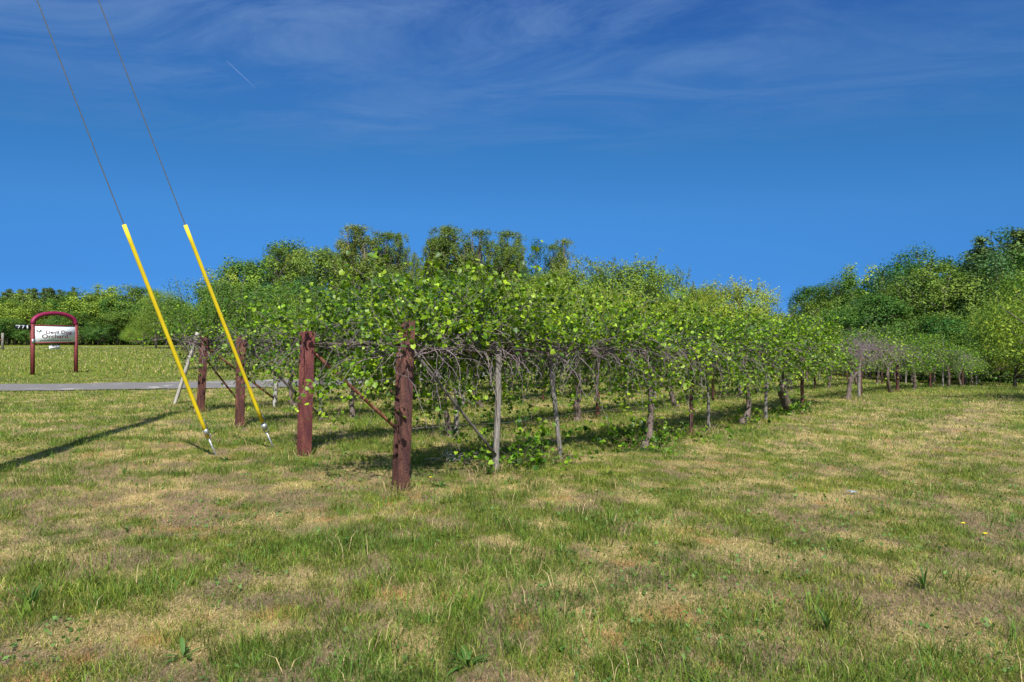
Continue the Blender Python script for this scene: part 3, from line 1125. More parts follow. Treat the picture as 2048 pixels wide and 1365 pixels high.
    if sucker:
        A = Acc()
        ns = sucker
        p0 = np.c_[rng.normal(0, .25, ns), rng.normal(-.1, .2, ns), np.zeros(ns)]
        d0 = np.c_[rng.normal(0, .8, ns), rng.normal(0, .6, ns), rng.uniform(.3, 1.3, ns)]
        sg_ = rng.uniform(.03, .08, ns)
        if sucker > 50:
            k = np.arange(ns) % 5 < 2
            p0[:, 0] = np.where(k, rng.uniform(-3.7, -2.2, ns), rng.normal(.1, .75, ns))
            p0[:, 1] = np.where(k, rng.normal(.15, .25, ns), rng.normal(.0, .3, ns))
            d0[:, 2] = np.where(k, rng.uniform(1.2, 2.6, ns), d0[:, 2])
            sg_ = np.where(k, rng.uniform(.07, .125, ns), rng.uniform(.04, .09, ns))
        P = grow(p0, d0, sg_, 9, .1, .2, rng)
        P[:, :, 2] = np.maximum(P[:, :, 2], .02)
        Vt, q = tubes(P, np.linspace(.004, .0015, 9)[None] * np.ones((ns, 1)), 3)
        k = 13
        tt = rng.uniform(1.0, 7.99, (ns, k)); ii = tt.astype(int); fr = (tt - ii)[..., None]
        rows = np.arange(ns)[:, None]
        Lp = (P[rows, ii] * (1 - fr) + P[rows, ii + 1] * fr).reshape(-1, 3) + rng.normal(0, .03, (ns * k, 3))
        v1, f1 = leaf6(Lp, rng.uniform(.7, 1.25, len(Lp)) * leafsize, rng, .6)
        A.add(Vt, [q], (.14, .12, .08))
        A.add(v1, [f1], np.repeat(leaf_cols(len(Lp), Lp, rng) * .9, 6, axis=0))
        out['sucker_shoots'] = A.mesh('sucker_shoots', M['leaf_vine'])
    return out


def leaf_cols(n, P, rng):
    base = np.array((.125, .235, .010)); yel = np.array((.225, .34, .018)); deep = np.array((.038, .10, .008))
    k = rng.random((n, 1))
    cl = fbm(P[:, 0] * 2.2 + 9, P[:, 2] * 2.2 + P[:, 1], 3, 2)[:, None]
    c = np.where(k < .45, base, np.where(k < .68, yel, deep))
    return c * rng.uniform(.7, 1.3, (n, 1)) * (.65 + .7 * cl)


def leaf_mesh(name, P, size, rng):
    v, f = leaf6(P, rng.uniform(.35, 1.15, len(P)) * size, rng, .55, .35)
    c = np.repeat(leaf_cols(len(P), P, rng), 6, axis=0)
    return mesh_np(name, v, [f], M['leaf_vine'], c)


def place_vine(r, t, ms, label, flip=False, off=0.0, group='grapevines on the trellis'):
    x, y, z = on_row(r, t, off)
    # tilt along the row so the cordon follows the falling ground
    xa, ya, za = on_row(r, t - 1.5); xb, yb, zb = on_row(r, t + 1.5)
    e = empty('grapevine', (x, y, z), ROWA + (math.pi if flip else 0))
    sl = math.atan2(zb - za, 3.0)
    e.rotation_euler = (0, -sl * (-1 if flip else 1), ROWA + (math.pi if flip else 0))
    tag(e, label, 'grapevine', group)
    for k, me in ms.items():
        link(k, me, e)
    return e


V3 = lambda *a: np.array(a, float)
# nearest row, vine by vine
place_vine(1, 5.2, vine_meshes(1, 5.2, 2.2, 640, 34, 460, 150, [V3((-.25, -.2, 0), (.10, -.1, .12), (.32, 0, .45), (.30, 0, .9), (.15, .02, 1.3), (.1, 0, 1.58))], .05, up=1.0, sucker=90, leafsize=.060, clear_t=3.7, whip=22),
           'big leafy grapevine over the front rusty post, spreading to the dark rusty post mid row')
place_vine(1, 9.9, vine_meshes(2, 2.5, 1.2, 300, 30, 200, 40, [V3((-.28, .03, 0), (-.12, 0, .15), (-.02, 0, .42), (-.14, 0, .8), (-.18, .02, 1.2), (-.1, 0, 1.57))], .055, up=.95, sucker=12),
           'leafy grapevine on a slim pale S shaped trunk left of the gnarled trunk')
place_vine(1, 12.3, vine_meshes(3, 1.2, 3.6, 400, 30, 230, 50, [V3((.15, 0, 0), (.05, 0, .22), (-.18, .02, .5), (-.30, 0, .68), (-.1, 0, .82), (-.05, 0, 1.2), (-.02, 0, 1.57)),
                                                          V3((-.25, 0, .66), (.0, .05, .74), (.18, .05, .95), (.22, .03, 1.25), (.15, 0, 1.55))], .10, up=1.0, sucker=24),
           'leafy grapevine on a thick gnarled forked trunk at the right end of the dense canopy')
place_vine(1, 18.2, vine_meshes(4, 1.3, 2.6, 14, 14, 520, 60, [V3((-.35, 0, 0), (-.20, 0, .3), (-.05, 0, .62), (.28, 0, .68), (.62, 0, .82), (.60, .02, 1.02), (.15, 0, 1.10), (-.35, 0, 1.14), (-.5, 0, 1.35), (-.4, 0, 1.57))], .055, up=1.0),
           'almost leafless grapevine with a grey tangle of canes and a looping pale trunk')
place_vine(1, 23.2, vine_meshes(5, 2.4, 2.0, 120, 22, 330, 40, [V3((.35, 0, 0), (.05, 0, .35), (-.10, 0, .7), (.2, 0, 1.0), (.55, .0, 1.15), (.4, 0, 1.35), (.0, 0, 1.57))], .05, up=.85),
           'half bare grapevine on a thin pale zigzag trunk, next right of the leafless one')

protos = {
    'full': [vine_meshes(20 + i, 2.4, 2.4, 330, 27, 190, 40, up=.78 + .06 * i, sucker=8 if i % 2 else 0) for i in range(3)],
    'half': [vine_meshes(30 + i, 2.4, 2.4, 170, 24, 300, 40, up=.75) for i in range(2)],
}
labs1 = ['leafy grapevine beyond the half bare one, between the two rusty posts', 'grapevine with a dark thick trunk at the second rusty post beyond the bare vine',
         'half bare grapevine beside the tall pale pole', 'grapevine with a forked leaning trunk right of the tall pale pole', 'last grapevine at the right end of the nearest row']
for k, (t_, kd) in enumerate([(28.0, 'full'), (32.5, 'full'), (37.0, 'half'), (41.5, 'half'), (46.0, 'full')]):
    place_vine(1, t_, protos[kd][k % len(protos[kd])], labs1[k], flip=bool(k % 2))

ORD = ('first', 'second', 'third', 'fourth', 'fifth', 'sixth', 'seventh', 'eighth', 'ninth', 'tenth', 'eleventh', 'twelfth')
# second row
place_vine(2, 2.9, vine_meshes(6, 2.9, 1.9, 360, 28, 170, 60, [V3((0, 0, 0), (-.05, 0, .3), (-.12, .02, .6), (-.05, 0, 1.0), (0, 0, 1.58))], .04, up=1.0, taper0=False, clear_t=1.5), 'grapevine spilling leaves between the red oxide post and the front rusty post')
place_vine(3, 2.6, vine_meshes(7, 2.6, 1.8, 250, 24, 260, 50, None, .05, up=.95), 'thinly leafed grapevine with many grey canes on top of the brown flaking post')
place_vine(4, 2.4, vine_meshes(8, 2.9, 1.8, 240, 24, 330, 50, None, .05, up=.9), 'grapevine with a purple grey cane tangle round the farthest end post')
for r, ts in ((2, (6.7, 11.3, 15.9, 20.5, 25.1, 29.7, 34.3, 38.9, 43.5)), (3, (6.6, 11.0, 15.6, 20.2, 24.8, 29.4, 34, 38.6, 43.2)), (4, (6.4, 10.8, 15.4, 20, 24.6, 29.2, 33.8, 38.4, 43))):
    for k, t_ in enumerate(ts):
        kd = 'half' if (k + r) % 4 == 3 or t_ > 36 and k % 2 else 'full'
        ms = protos[kd][(k + r) % len(protos[kd])]
        place_vine(r, t_, ms, f'leafy grapevine in the {RN[r]} row, {ORD[k + 1]} from its end post', flip=bool((k + r) % 2), off=RNG.uniform(-.1, .1))

# lone shoot with one leaf cluster poking above the canopy: part of a vine near the right end
# ------------------------------------------------------------------ guy cables with yellow guards, utility pole
POLE = (-5.95, 6.0)


def guy(anchor_px, aim, name_label, seed, guard=(0.42, 3.35), wob=.0, bulge=1.0):
    ax, ay, az = at(*anchor_px)
    a = np.array((ax, ay, az)); b = np.array(aim, float)
    L = np.linalg.norm(b - a); d = (b - a) / L
    e = tag(empty('guy_cable', (ax, ay, az)), name_label, 'cable', 'guy cables of the utility pole')

    def along(s, sag=.0):
        return d * s
    A = Acc()   # cable
    n = 30; s = np.linspace(.38, L, n)
    P = d[None] * s[:, None]
    P[:, 2] -= .10 * np.sin(np.pi * (s / L))
    A.tube(P, .0062, 6)
    link('strand', A.mesh('strand', M['strand'], True), e)
    A = Acc()   # anchor rod leaning out of the ground
    A.tube([(-d * .12), d * .02 + (0.012, 0, .0), d * .26], [.013, .013, .012], 8)
    link('anchor_rod', A.mesh('anchor_rod', M['galv'], True), e)
    A = Acc()   # thimble eye and grip
    ref = np.array((1.0, .3, 0)); side = ref - d * ref.dot(d); side /= np.linalg.norm(side)
    ring = [d * (.31 + .055 * math.cos(q)) + side * .030 * math.sin(q) for q in np.linspace(0, 2 * math.pi, 15)]
    A.tube(ring, .010, 7, caps=False)
    A.tube([d * .33, d * .38, d * .42], [.026 * bulge, .038 * bulge, .030 * bulge], 10)
    link('eye_fitting', A.mesh('eye_fitting', M['galv'], True), e)
    A = Acc()   # wire clip tail
    A.tube([d * .36 + side * .03, d * .50 + side * .034, d * .56 + side * .028], .005, 6)
    link('clamp_tail', A.mesh('clamp_tail', M['strand'], True), e)
    A = Acc()   # yellow guard, split half-round tube
    g0, g1 = guard
    n = 14; s = np.linspace(g0, g1, n)
    P = d[None] * s[:, None]
    P[:, 2] -= .10 * np.sin(np.pi * (s / L))
    A.tube(P, .0245, 14)
    link('yellow_guard', A.mesh('yellow_guard', M['yellow'], True), e)


def guy_aim(anchor_px, p_top, hgt):
    pass


guy((430, 912), (POLE[0] + .05, POLE[1] + .1, 9.3), 'left steel guy cable with a long yellow guard', 1, (.30, 3.36))
guy((545, 897), (POLE[0] + .10, POLE[1] + .1, 10.6), 'right steel guy cable with a long yellow guard, in front of the brown post', 2, (.46, 3.52), bulge=1.2)

e = tag(empty('utility_pole', (POLE[0], POLE[1], GZ(*POLE))), 'tall brown wooden utility pole that carries the guy cables', 'utility pole')
A = Acc(); A.tube([(0, 0, -.5), (0, 0, 4), (0, 0, 8), (0, 0, 11.6)], [.17, .155, .135, .115], 14)
link('pole', A.mesh('pole', M['polewood'], True), e)
A = Acc(); A.box((0, 0, 11.0), (.10, 2.2, .12), None, .01)
ca = link('crossarm', A.mesh('crossarm', M['polewood']), e)
for yy in (-1, 0.35, 1):
    A = Acc(); A.tube([(0, yy, 11.06), (0, yy, 11.12), (0, yy, 11.16), (0, yy, 11.2), (0, yy, 11.24)], [.02, .05, .035, .05, .025], 10)
    link('insulator', A.mesh('insulator', M['galv'], True), ca)


# ------------------------------------------------------------------ orchard sign
def text_mesh(s, size, mat, name, depth=.004, sx=1.0, bold=0.0, spacing=1.0):
    cu = bpy.data.curves.new(name, 'FONT')
    cu.body = s; cu.size = size; cu.extrude = depth / 2; cu.align_x = 'CENTER'; cu.align_y = 'CENTER'
    cu.offset = bold; cu.space_character = spacing
    ob = bpy.data.objects.new('tmp', cu)
    COL.objects.link(ob)
    dg = bpy.context.evaluated_depsgraph_get(); dg.update()
    me = bpy.data.meshes.new_from_object(ob.evaluated_get(dg))
    bpy.data.objects.remove(ob); bpy.data.curves.remove(cu)
    me.name = name
    me.transform(Matrix.Rotation(R(90), 4, 'X') @ Matrix.Diagonal((sx, 1, 1, 1)))
    me.materials.clear(); me.materials.append(mat)
    return me


def build_sign():
    L = (-20.96, 30.6); Rr = (-20.25, 32.5)
    L = np.array(L); Rr = np.array(Rr)
    w = np.linalg.norm(Rr - L)
    ang = math.atan2(Rr[1] - L[1], Rr[0] - L[0])
    e = tag(empty('orchard_sign', (L[0], L[1], GZ(*L)), ang), 'red framed arched orchard sign standing on the grass beyond the drive', 'sign')
    # local x along the sign, local -y faces the camera
    t = .13; kx = w / 2.53
    for x in (0, w):
        A = Acc(); A.box((x, 0, 1.06), (t, t, 2.32), None, .008)
        link('post', A.mesh('post', M['signred']), e)
    A = Acc()   # arch band
    n = 26; P = []
    ro = (w / 2 + t / 2, .58); ri = (w / 2 - t * .75, .42)
    cx = w / 2; z0 = 2.223
    a = np.linspace(0, np.pi, n)
    out = np.c_[cx - ro[0] * np.cos(a), z0 + ro[1] * np.sin(a) ** .85]
    inn = np.c_[cx - ri[0] * np.cos(a), z0 + ri[1] * np.sin(a) ** .85]
    vs = []
    for yy in (-t / 2, t / 2):
        vs.append(np.c_[out[:, 0], np.full(n, yy), out[:, 1]]); vs.append(np.c_[inn[:, 0], np.full(n, yy), inn[:, 1]])
    V = np.concatenate(vs); q = []
    for i in range(n - 1):
        o0, i0, o1, i1 = i, n + i, 2 * n + i, 3 * n + i
        q += [(o0, o0 + 1, i0 + 1, i0), (o1, i1, i1 + 1, o1 + 1), (o0, o1, o1 + 1, o0 + 1), (i0, i0 + 1, i1 + 1, i1)]
    q += [(0, n, 3 * n, 2 * n), (n - 1, 3 * n - 1, 4 * n - 1, 2 * n - 1)]
    A.add(V, [np.array(q)])
    link('arch', A.mesh('arch', M['signarch']), e)
    for zz in (2.16, 1.39):
        A = Acc(); A.box((w / 2, 0, zz), (w - t - .004, .12, .055), None, .005)
        link('rail', A.mesh('rail', M['signred']), e)
    A = Acc(); A.box((w / 2, -.033, 1.775), (w - t - .01, .03, .70))
    pn = link('panel', A.mesh('panel', M['signboard']), e)

    def txt(s, size, mat, x, z, width, bold, y=0.0, name='lettering', par=None, sp=1.0):
        me = text_mesh(s, size, mat, name, .004, 1.0, bold, sp)
        xs = [v.co.x for v in me.vertices]
        c = (max(xs) + min(xs)) / 2
        me.transform(Matrix.Diagonal((width / (max(xs) - min(xs)), 1, 1, 1)) @ Matrix.Translation((-c, 0, 0)))
        return link(name, me, par, (x, y, z))
    bw = w - t; b0 = t / 2
    f = -.051
    txt('Devil Dog', .215, M['ink'], b0 + bw * .587, 1.862, bw * .64, .003, f, par=pn)
    txt('Orchard', .25, M['ink'], b0 + bw * .49, 1.672, bw * .64, .003, f, par=pn)
    txt('www.devildogorchard.com', .092, M['inkdark'], b0 + bw * .5, 1.50, bw * .78, .001, f, par=pn)
    # small tree mark on the board
    A = Acc()
    rng = np.random.default_rng(3)
    cxm = .32; cz = 1.93
    for i in range(26):
        a = rng.uniform(0, 6.28); rr = rng.random() ** .5
        A.box((cxm + .15 * rr * math.cos(a), 0, cz + .045 * rr * math.sin(a)), (rng.uniform(.03, .07), .004 + i * .0002, rng.uniform(.012, .022)))
    A.box((cxm, 0, cz - .055), (.022, .0035, .10)); A.box((cxm + .01, 0, cz - .11), (.20, .0036, .014))
    link('tree_mark', A.mesh('tree_mark', M['inkgrey']), pn, (-.06, -.052, 0))
    # reflector tag on the left post
    A = Acc(); A.box((0, -t / 2 - .004, 1.46), (.13, .006, .20))
    link('reflector', A.mesh('reflector', M['galv']), e)
    # small hanging notice
    A = Acc(); A.box((w / 2 - .02, 0, 1.19), (.62 * kx, .02, .185))
    hb = link('hanging_notice', A.mesh('hanging_notice', M['white']), e)
    txt('PICK', .105, M['ink'], w / 2 - .02, 1.232, .24, .002, -.0125, par=hb)
    txt('YOUR OWN', .06, M['inkdark'], w / 2 - .02, 1.145, .42, .001, -.0125, par=hb)
    A = Acc()
    for x in (w / 2 - .24, w / 2 + .20):
        A.tube([(x, 0, 1.28), (x, 0, 1.365)], .004, 5)
    link('hanger', A.mesh('hanger', M['wire']), hb)
    # house number plate
    A = Acc(); A.box((-.40, 0, 2.085), (.66, .02, .19))
    np_ = link('number_plate', A.mesh('number_plate', M['plate']), e)
    for i, ch in enumerate('771'):
        txt(ch, .19, M['white'], -.59 + i * .18, 2.085, .115 if ch == '7' else .055, .003, -.0125, 'number', np_)
    for ch in pn.children:
        pass
    return e


build_sign()

# grey fence post at the left edge, far side of the field
x0, y0, z0 = at(5, 700)
e = tag(empty('fence_post', (x0, y0, z0)), 'grey wooden fence post at the left edge of the far field', 'post')
A = Acc(); A.tube([(0, 0, -.2), (0, 0, 1.3), (0.02, 0, 2.2)], [.17, .16, .15], 8)
link('upright', A.mesh('upright', M['wood'], True), e)
A = Acc(); A.tube([(0.0, -.2, 1.35), (-1.6, -.3, .5)], .06, 6)
link('brace', A.mesh('brace', M['pipe'], True), e)

# contrail: a faint straight thread of ice crystals far up
m, T = new_mat('contrail_vapour')
tb = T.n('ShaderNodeBsdfTransparent'); df = T.n('ShaderNodeBsdfDiffuse'); df.inputs[0].default_value = (.9, .93, 1, 1)
mx = T.n('ShaderNodeMixShader', i_0=.03); T.l(tb.outputs[0], mx.inputs[1]); T.l(df.outputs[0], mx.inputs[2])
o_ = T.n('ShaderNodeOutputMaterial'); T.l(mx.outputs[0], o_.inputs[0])
Yc = 3000.0
pt = lambda px, py, Y: np.array(((px - 1024) / F * Y, Y, CAM_H + (HOR - py) / F * Y))
a_, b_ = pt(455, 124, Yc), pt(512, 177, Yc)
A = Acc(); A.tube([(a_ - b_) * k for k in (1, .66, .33, 0)], [1.2, 2.2, 1.8, .6], 8)
tag(link('contrail', A.mesh('contrail', m, True), None, tuple(b_)), 'short faint white aircraft trail high in the blue sky', 'contrail')


# ------------------------------------------------------------------ trees
PAL = {
    'mid': [(.075, .145, .022), (.12, .195, .028), (.04, .09, .018)],
    'bright': [(.16, .235, .026), (.23, .30, .035), (.085, .15, .022)],
    'dark': [(.05, .125, .022), (.085, .17, .03), (.03, .075, .015)],
    'olive': [(.135, .195, .035), (.185, .215, .045), (.075, .12, .022)],
    'pine': [(.075, .13, .035), (.11, .165, .045), (.045, .08, .022)],
    'blue': [(.045, .115, .042), (.075, .155, .052), (.025, .065, .024)],
}


def tree_meshes(seed, H, Rc, kind='round', pal='mid', nleaf=9000, lsize=.2, base=.18, sparse=0.0, spikes=0, trunk_r=None, ncl=150):
    """H height, Rc crown radius, base = height fraction where the crown starts"""
    rng = np.random.default_rng(seed)
    tr = trunk_r or H * .018
    TA = Acc()
    n = 8; t = np.linspace(0, 1, n)
    wob = np.cumsum(rng.normal(0, H * .006, (n, 2)), 0); wob[0] = 0
    tz = t * H * (.93 if kind == 'pine' else .80 if kind == 'upsweep' else .72)
    trunk = np.c_[wob, tz]; trunk[0, 2] = -.2
    TA.tube(trunk, np.linspace(1, .16 if kind != 'round' else .3, n) * tr, 8, rj=.08, rng=rng)
    # cluster centres
    zb = H * base
    cl = []; rc = []
    if kind == 'pine':
        for i in range(170):
            f = rng.random() ** 1.15
            z = zb + (H - zb) * f
            rr = Rc * min(1, .25 + 2.2 * f + .35) * (1 - f) ** .62 + .08
            a = rng.uniform(0, 6.28); L = rr * rng.random() ** .5 * (.8 + .35 * math.sin(a * 3 + f * 9))
            cl.append((math.cos(a) * L, math.sin(a) * L, z)); rc.append(Rc * rng.uniform(.13, .22) * (1.15 - .5 * f))
        cl = np.array(cl); rc = np.array(rc)
        flat = np.array((1, 1, .7))
    else:
        m_ = ncl
        # lobes: a few big masses make the outline uneven
        nl = 9
        la = rng.uniform(0, 6.28, nl); lz = rng.uniform(.2, 1.0, nl)
        if kind == 'upsweep':
            lobes = np.c_[np.cos(la) * Rc * rng.uniform(.1, .72, nl), np.sin(la) * Rc * rng.uniform(.1, .72, nl), zb + (H - zb) * rng.uniform(.35, .93, nl)]
            lr = rng.uniform(.26, .44, nl) * Rc
            stretch = np.array((1, 1, 1.9))
        else:
            prof = np.sqrt(np.clip(1 - (lz * 1.05 - .25) ** 2 / .75, .05, 1))
            lobes = np.c_[np.cos(la) * Rc * .60 * prof, np.sin(la) * Rc * .60 * prof, zb + (H - zb) * lz * .80 + .04 * H]
            lr = rng.uniform(.36, .60, nl) * Rc
            stretch = np.array((1, 1, min(1.2, (H - zb) / (2 * Rc))))
        which = rng.integers(0, nl, m_)
        dv = nrm(rng.normal(0, 1, (m_, 3)) + np.array((0, 0, .25)))
        rad = lr[which] * rng.uniform(.55, 1.0, m_) ** .5
        cl = lobes[which] + dv * rad[:, None] * stretch
        cl[:, 2] = np.clip(cl[:, 2], zb * .85, H * .985)
        rc = rng.uniform(.10, .20, m_) * Rc * (.62 if kind == 'upsweep' else 1)
        flat = np.array((1, 1, .95 if kind != 'upsweep' else 1.3))
        if sparse:
            k = rng.random(m_) > sparse; cl = cl[k]; rc = rc[k]
    # limbs to a share of the clusters
    sel = rng.permutation(len(cl))[:min(len(cl), 46)]
    for s in sel:
        c = cl[s]
        f = np.clip((c[2] - np.hypot(c[0], c[1]) * (.9 if kind != 'pine' else .1) - zb * .5) / H, .12, .7 if kind != 'pine' else .95)
        zi = f * H
        p0 = np.array((np.interp(zi, trunk[:, 2], trunk[:, 0]), np.interp(zi, trunk[:, 2], trunk[:, 1]), min(zi, tz[-1])))
        mid = p0 * .45 + c * .55 + np.array((0, 0, -.04 * H if kind != 'upsweep' else -.02 * H)) + rng.normal(0, .02 * H, 3)
        sp = spline(np.array([p0, mid, c]), 3)
        r0 = tr * rng.uniform(.22, .42)
        TA.tube(sp, np.linspace(r0, r0 * .22, len(sp)), 5, rj=.1, rng=rng)
    # leaves
    w = rc ** (2 if kind != 'pine' else 1); w = w / w.sum()
    idx = rng.choice(len(cl), nleaf, p=w)
    d = rng.normal(0, 1, (nleaf, 3)); dn = nrm(d)
    P = cl[idx] + dn * (rc[idx][:, None] * (rng.random((nleaf, 1)) ** .45)) * flat * 1.25
    if spikes:   # young shoots standing out of the top
        for k in range(spikes):
            a = rng.uniform(0, 6.28); b = rng.uniform(0, Rc * .8)
            base_p = np.array((math.cos(a) * b, math.sin(a) * b, H * rng.uniform(.72, .88)))
            L = H * rng.uniform(.10, .20) if kind == 'round' and H > 7 else H * rng.uniform(.16, .34)
            q = 46
            tt = rng.uniform(.15, 1, q)
            tip = base_p + np.array((rng.normal(0, .08) * H, rng.normal(0, .05) * H, L))
            TA.tube([base_p, (base_p + tip) / 2 + rng.normal(0, .03, 3), tip], [.02, .014, .006], 5)
            pp = base_p[None] * (1 - tt[:, None]) + tip[None] * tt[:, None] + rng.normal(0, .09, (q, 3))
            P = np.concatenate([P, pp]); idx = np.concatenate([idx, np.zeros(q, int)]); dn = np.concatenate([dn, nrm(rng.normal(0, 1, (q, 3)))])
    nl_ = len(P)
    cen = np.array((0, 0, (H + zb) / 2))
    outw = nrm(P - cen)
    N = outw * .7 + dn * .8 + rng.normal(0, .45, (nl_, 3))
    v, f = leaf4(P, rng.uniform(.6, 1.25, nl_) * lsize, rng, .45, .62 if kind != 'pine' else .35, N)
    pc = np.array(PAL[pal])
    cc = pc[rng.choice(3, len(cl) + 1, p=[.5, .27, .23])]
    k = rng.random((nl_, 1))
    c = cc[idx] * .6 + pc[rng.choice(3, nl_, p=[.5, .25, .25])] * .4
    c = c * rng.uniform(.6, 1.45, (nl_, 1))
    mt = M['leaf_pine'] if kind == 'pine' else M['leaf_tree']
    crown = mesh_np('crown', v, [f], mt, np.repeat(c, 4, axis=0))
    return {'trunk': TA.mesh('trunk', M['bark'], True), 'crown': crown}


TP = {
    'round': [tree_meshes(200, 10, 4.2, 'round', 'mid', 9000, .24, .10), tree_meshes(201, 10, 3.8, 'round', 'dark', 9000, .24, .08)],
    'bright': [tree_meshes(202, 10, 4.0, 'round', 'bright', 9500, .24, .10)],
    'pecan': [tree_meshes(203, 8.5, 4.6, 'round', 'bright', 17000, .15, .12, .08, spikes=30, ncl=230), tree_meshes(204, 8.5, 4.3, 'round', 'bright', 17000, .15, .12, .12, spikes=40, ncl=230)],
    'poplar': [tree_meshes(205, 20, 4.8, 'upsweep', 'olive', 20000, .21, .22, .12, ncl=560), tree_meshes(206, 20, 4.4, 'upsweep', 'olive', 18000, .21, .20, .2, ncl=480)],
    'pine': [tree_meshes(207, 13, 3.2, 'pine', 'pine', 11000, .34, .22), tree_meshes(208, 13, 3.8, 'pine', 'pine', 11000, .34, .18)],
    'forest': [tree_meshes(209, 14, 4.6, 'round', 'dark', 13000, .25, .06, ncl=210), tree_meshes(210, 14, 4.9, 'round', 'mid', 13000, .25, .06, ncl=210), tree_meshes(211, 13, 4.2, 'round', 'blue', 12000, .24, .06, ncl=200)],
    'orchard': [tree_meshes(212, 5.2, 3.3, 'round', 'mid', 15000, .105, .22, .12, spikes=16, ncl=200), tree_meshes(213, 6.5, 4.0, 'round', 'bright', 22000, .11, .14, .05, ncl=260, spikes=4)],
}
TREES = []


def tree(kind, v, px_, Y, top_py, desc, cat, group, wide=1.0, name='tree', rz=None, hfix=None):
    x = (px_ - 1024) / F * Y
    z = GZ(x, Y)
    ms = TP[kind][v % len(TP[kind])]
    H0 = {'round': 10, 'bright': 10, 'pecan': 8.5, 'poplar': 20, 'pine': 13, 'forest': 14 if v % 3 < 2 else 13, 'orchard': 5.2 if v % 2 == 0 else 6.5}[kind]
    Ht = CAM_H + (HOR - top_py) / F * Y - z
    s = Ht / H0 * (1.05 if kind in ('forest', 'round', 'bright') else 1.0)
    if kind == 'pecan': s *= .97
    e = empty(name, (x, Y, z), rz if rz is not None else random.Random(int(px_ * 7 + Y)).uniform(0, 6.28))
    e.scale = (s * wide, s * wide, s)
    for k, me in ms.items():
        link(k, me, e)
    tag(e, None, cat, group)
    TREES.append((e, px_, desc))


rnd = random.Random(5)
for k in range(22):
    tree('pine', rnd.randint(0, 1), -90 + k * 15 + rnd.uniform(-5, 5), 172 + rnd.uniform(-4, 6), 584 + rnd.uniform(-8, 12), 'dark pointed pine in the far left wood', 'pine tree', 'pines of the far left wood', 1.2, 'pine_tree')
for k in range(16):
    tree('forest', rnd.randint(0, 2), -110 + k * 36, 176 + rnd.uniform(-3, 3), 606 + rnd.uniform(-8, 8), 'shaded tree deep in the far left wood', 'tree', 'trees deep in the far left wood', 1.25, 'broadleaf_tree')
# far left wood, pines behind and broadleaf in front
for px_, tp in ((-60, 590), (8, 586), (42, 583), (70, 578), (100, 577), (127, 584), (148, 590), (-25, 580), (180, 590), (215, 592)):
    tree('pine', rnd.randint(0, 1), px_, 168 + rnd.uniform(-4, 6), tp, 'dark pointed pine in the far left wood', 'pine tree', 'pines of the far left wood', 1.25, 'pine_tree')
for px_, tp, kd, w in ((-70, 602, 'round', 1.2), (-30, 600, 'forest', 1.1), (0, 606, 'round', 1.0), (30, 592, 'bright', .9), (62, 612, 'round', 1.1), (90, 600, 'bright', .8), (118, 604, 'round', .9), (150, 598, 'round', .9),
                       (165, 582, 'round', 1.0), (190, 576, 'bright', 1.05), (222, 574, 'bright', 1.1), (246, 582, 'round', .9), (270, 580, 'round', .95), (292, 592, 'round', 1.0), (318, 584, 'forest', 1.1), (345, 606, 'round', .9), (372, 615, 'round', 1.1), (400, 610, 'forest', 1.1)):
    tree(kd, rnd.randint(0, 2), px_, 152 + rnd.uniform(-5, 6), tp, ('bright green' if kd == 'bright' else 'green') + ' broadleaf tree in the far left wood', 'tree', 'broadleaf trees of the far left wood', w * 1.25, 'broadleaf_tree')
# lower fringe trees at the wood's edge
for k in range(13):
    tree('round', k, -60 + k * 36 + rnd.uniform(-8, 8), 143 + rnd.uniform(-3, 3), 636 + rnd.uniform(-10, 12), 'low dark tree at the foot of the far left wood', 'tree', 'low trees along the edge of the far left wood', 1.6, 'low_tree')
# isolated orchard trees left of the rows
for px_, Y, tp, v in ((286, 118, 630, 1), (312, 104, 585, 1), (338, 100, 600, 0), (372, 95, 618, 1)):
    tree('orchard', v, px_, Y, tp, 'rounded orchard tree standing before the far left wood', 'tree', 'orchard trees before the far left wood', 1.1, 'orchard_tree')
for px_, Y, tp, v in ((432, 35, 572, 0), (560, 36, 590, 0), (680, 38, 596, 0), (800, 41, 600, 0)):
    tree('orchard', v, px_, Y, tp, 'young orchard tree beyond the drive with upright shoots', 'tree', 'young orchard trees beyond the drive', 1.0, 'orchard_tree')
# woods behind the rows, left of centre
for px_, Y, tp, kd, v, w in ((440, 85, 540, 'bright', 0, .9), (480, 90, 532, 'round', 0, 1.0), (512, 88, 527, 'bright', 0, 1.0), (550, 100, 500, 'poplar', 1, 1.0), (585, 104, 495, 'round', 0, .7), (608, 102, 496, 'poplar', 0, .9),
                           (560, 84, 545, 'round', 1, 1.2), (622, 84, 560, 'forest', 2, 1.0), (640, 96, 512, 'round', 0, .8), (655, 82, 580, 'forest', 2, 1.0), (690, 88, 560, 'round', 1, 1.0), (740, 86, 575, 'forest', 0, 1.0), (790, 90, 560, 'round', 0, 1.0),
                           (520, 74, 570, 'round', 1, 1.2), (460, 72, 575, 'round', 0, 1.1), (600, 75, 590, 'round', 0, 1.2), (840, 92, 555, 'round', 1, 1.0), (900, 90, 560, 'round', 0, 1.0)):
    tree(kd, v, px_, Y, tp, {'poplar': 'tall slender olive tree', 'bright': 'bright green rounded tree', 'round': 'mid green rounded tree', 'forest': 'dark bluish tree'}[kd] + ' in the wood behind the vine rows', 'tree', 'trees of the wood behind the vine rows', w * 1.15, 'woodland_tree')
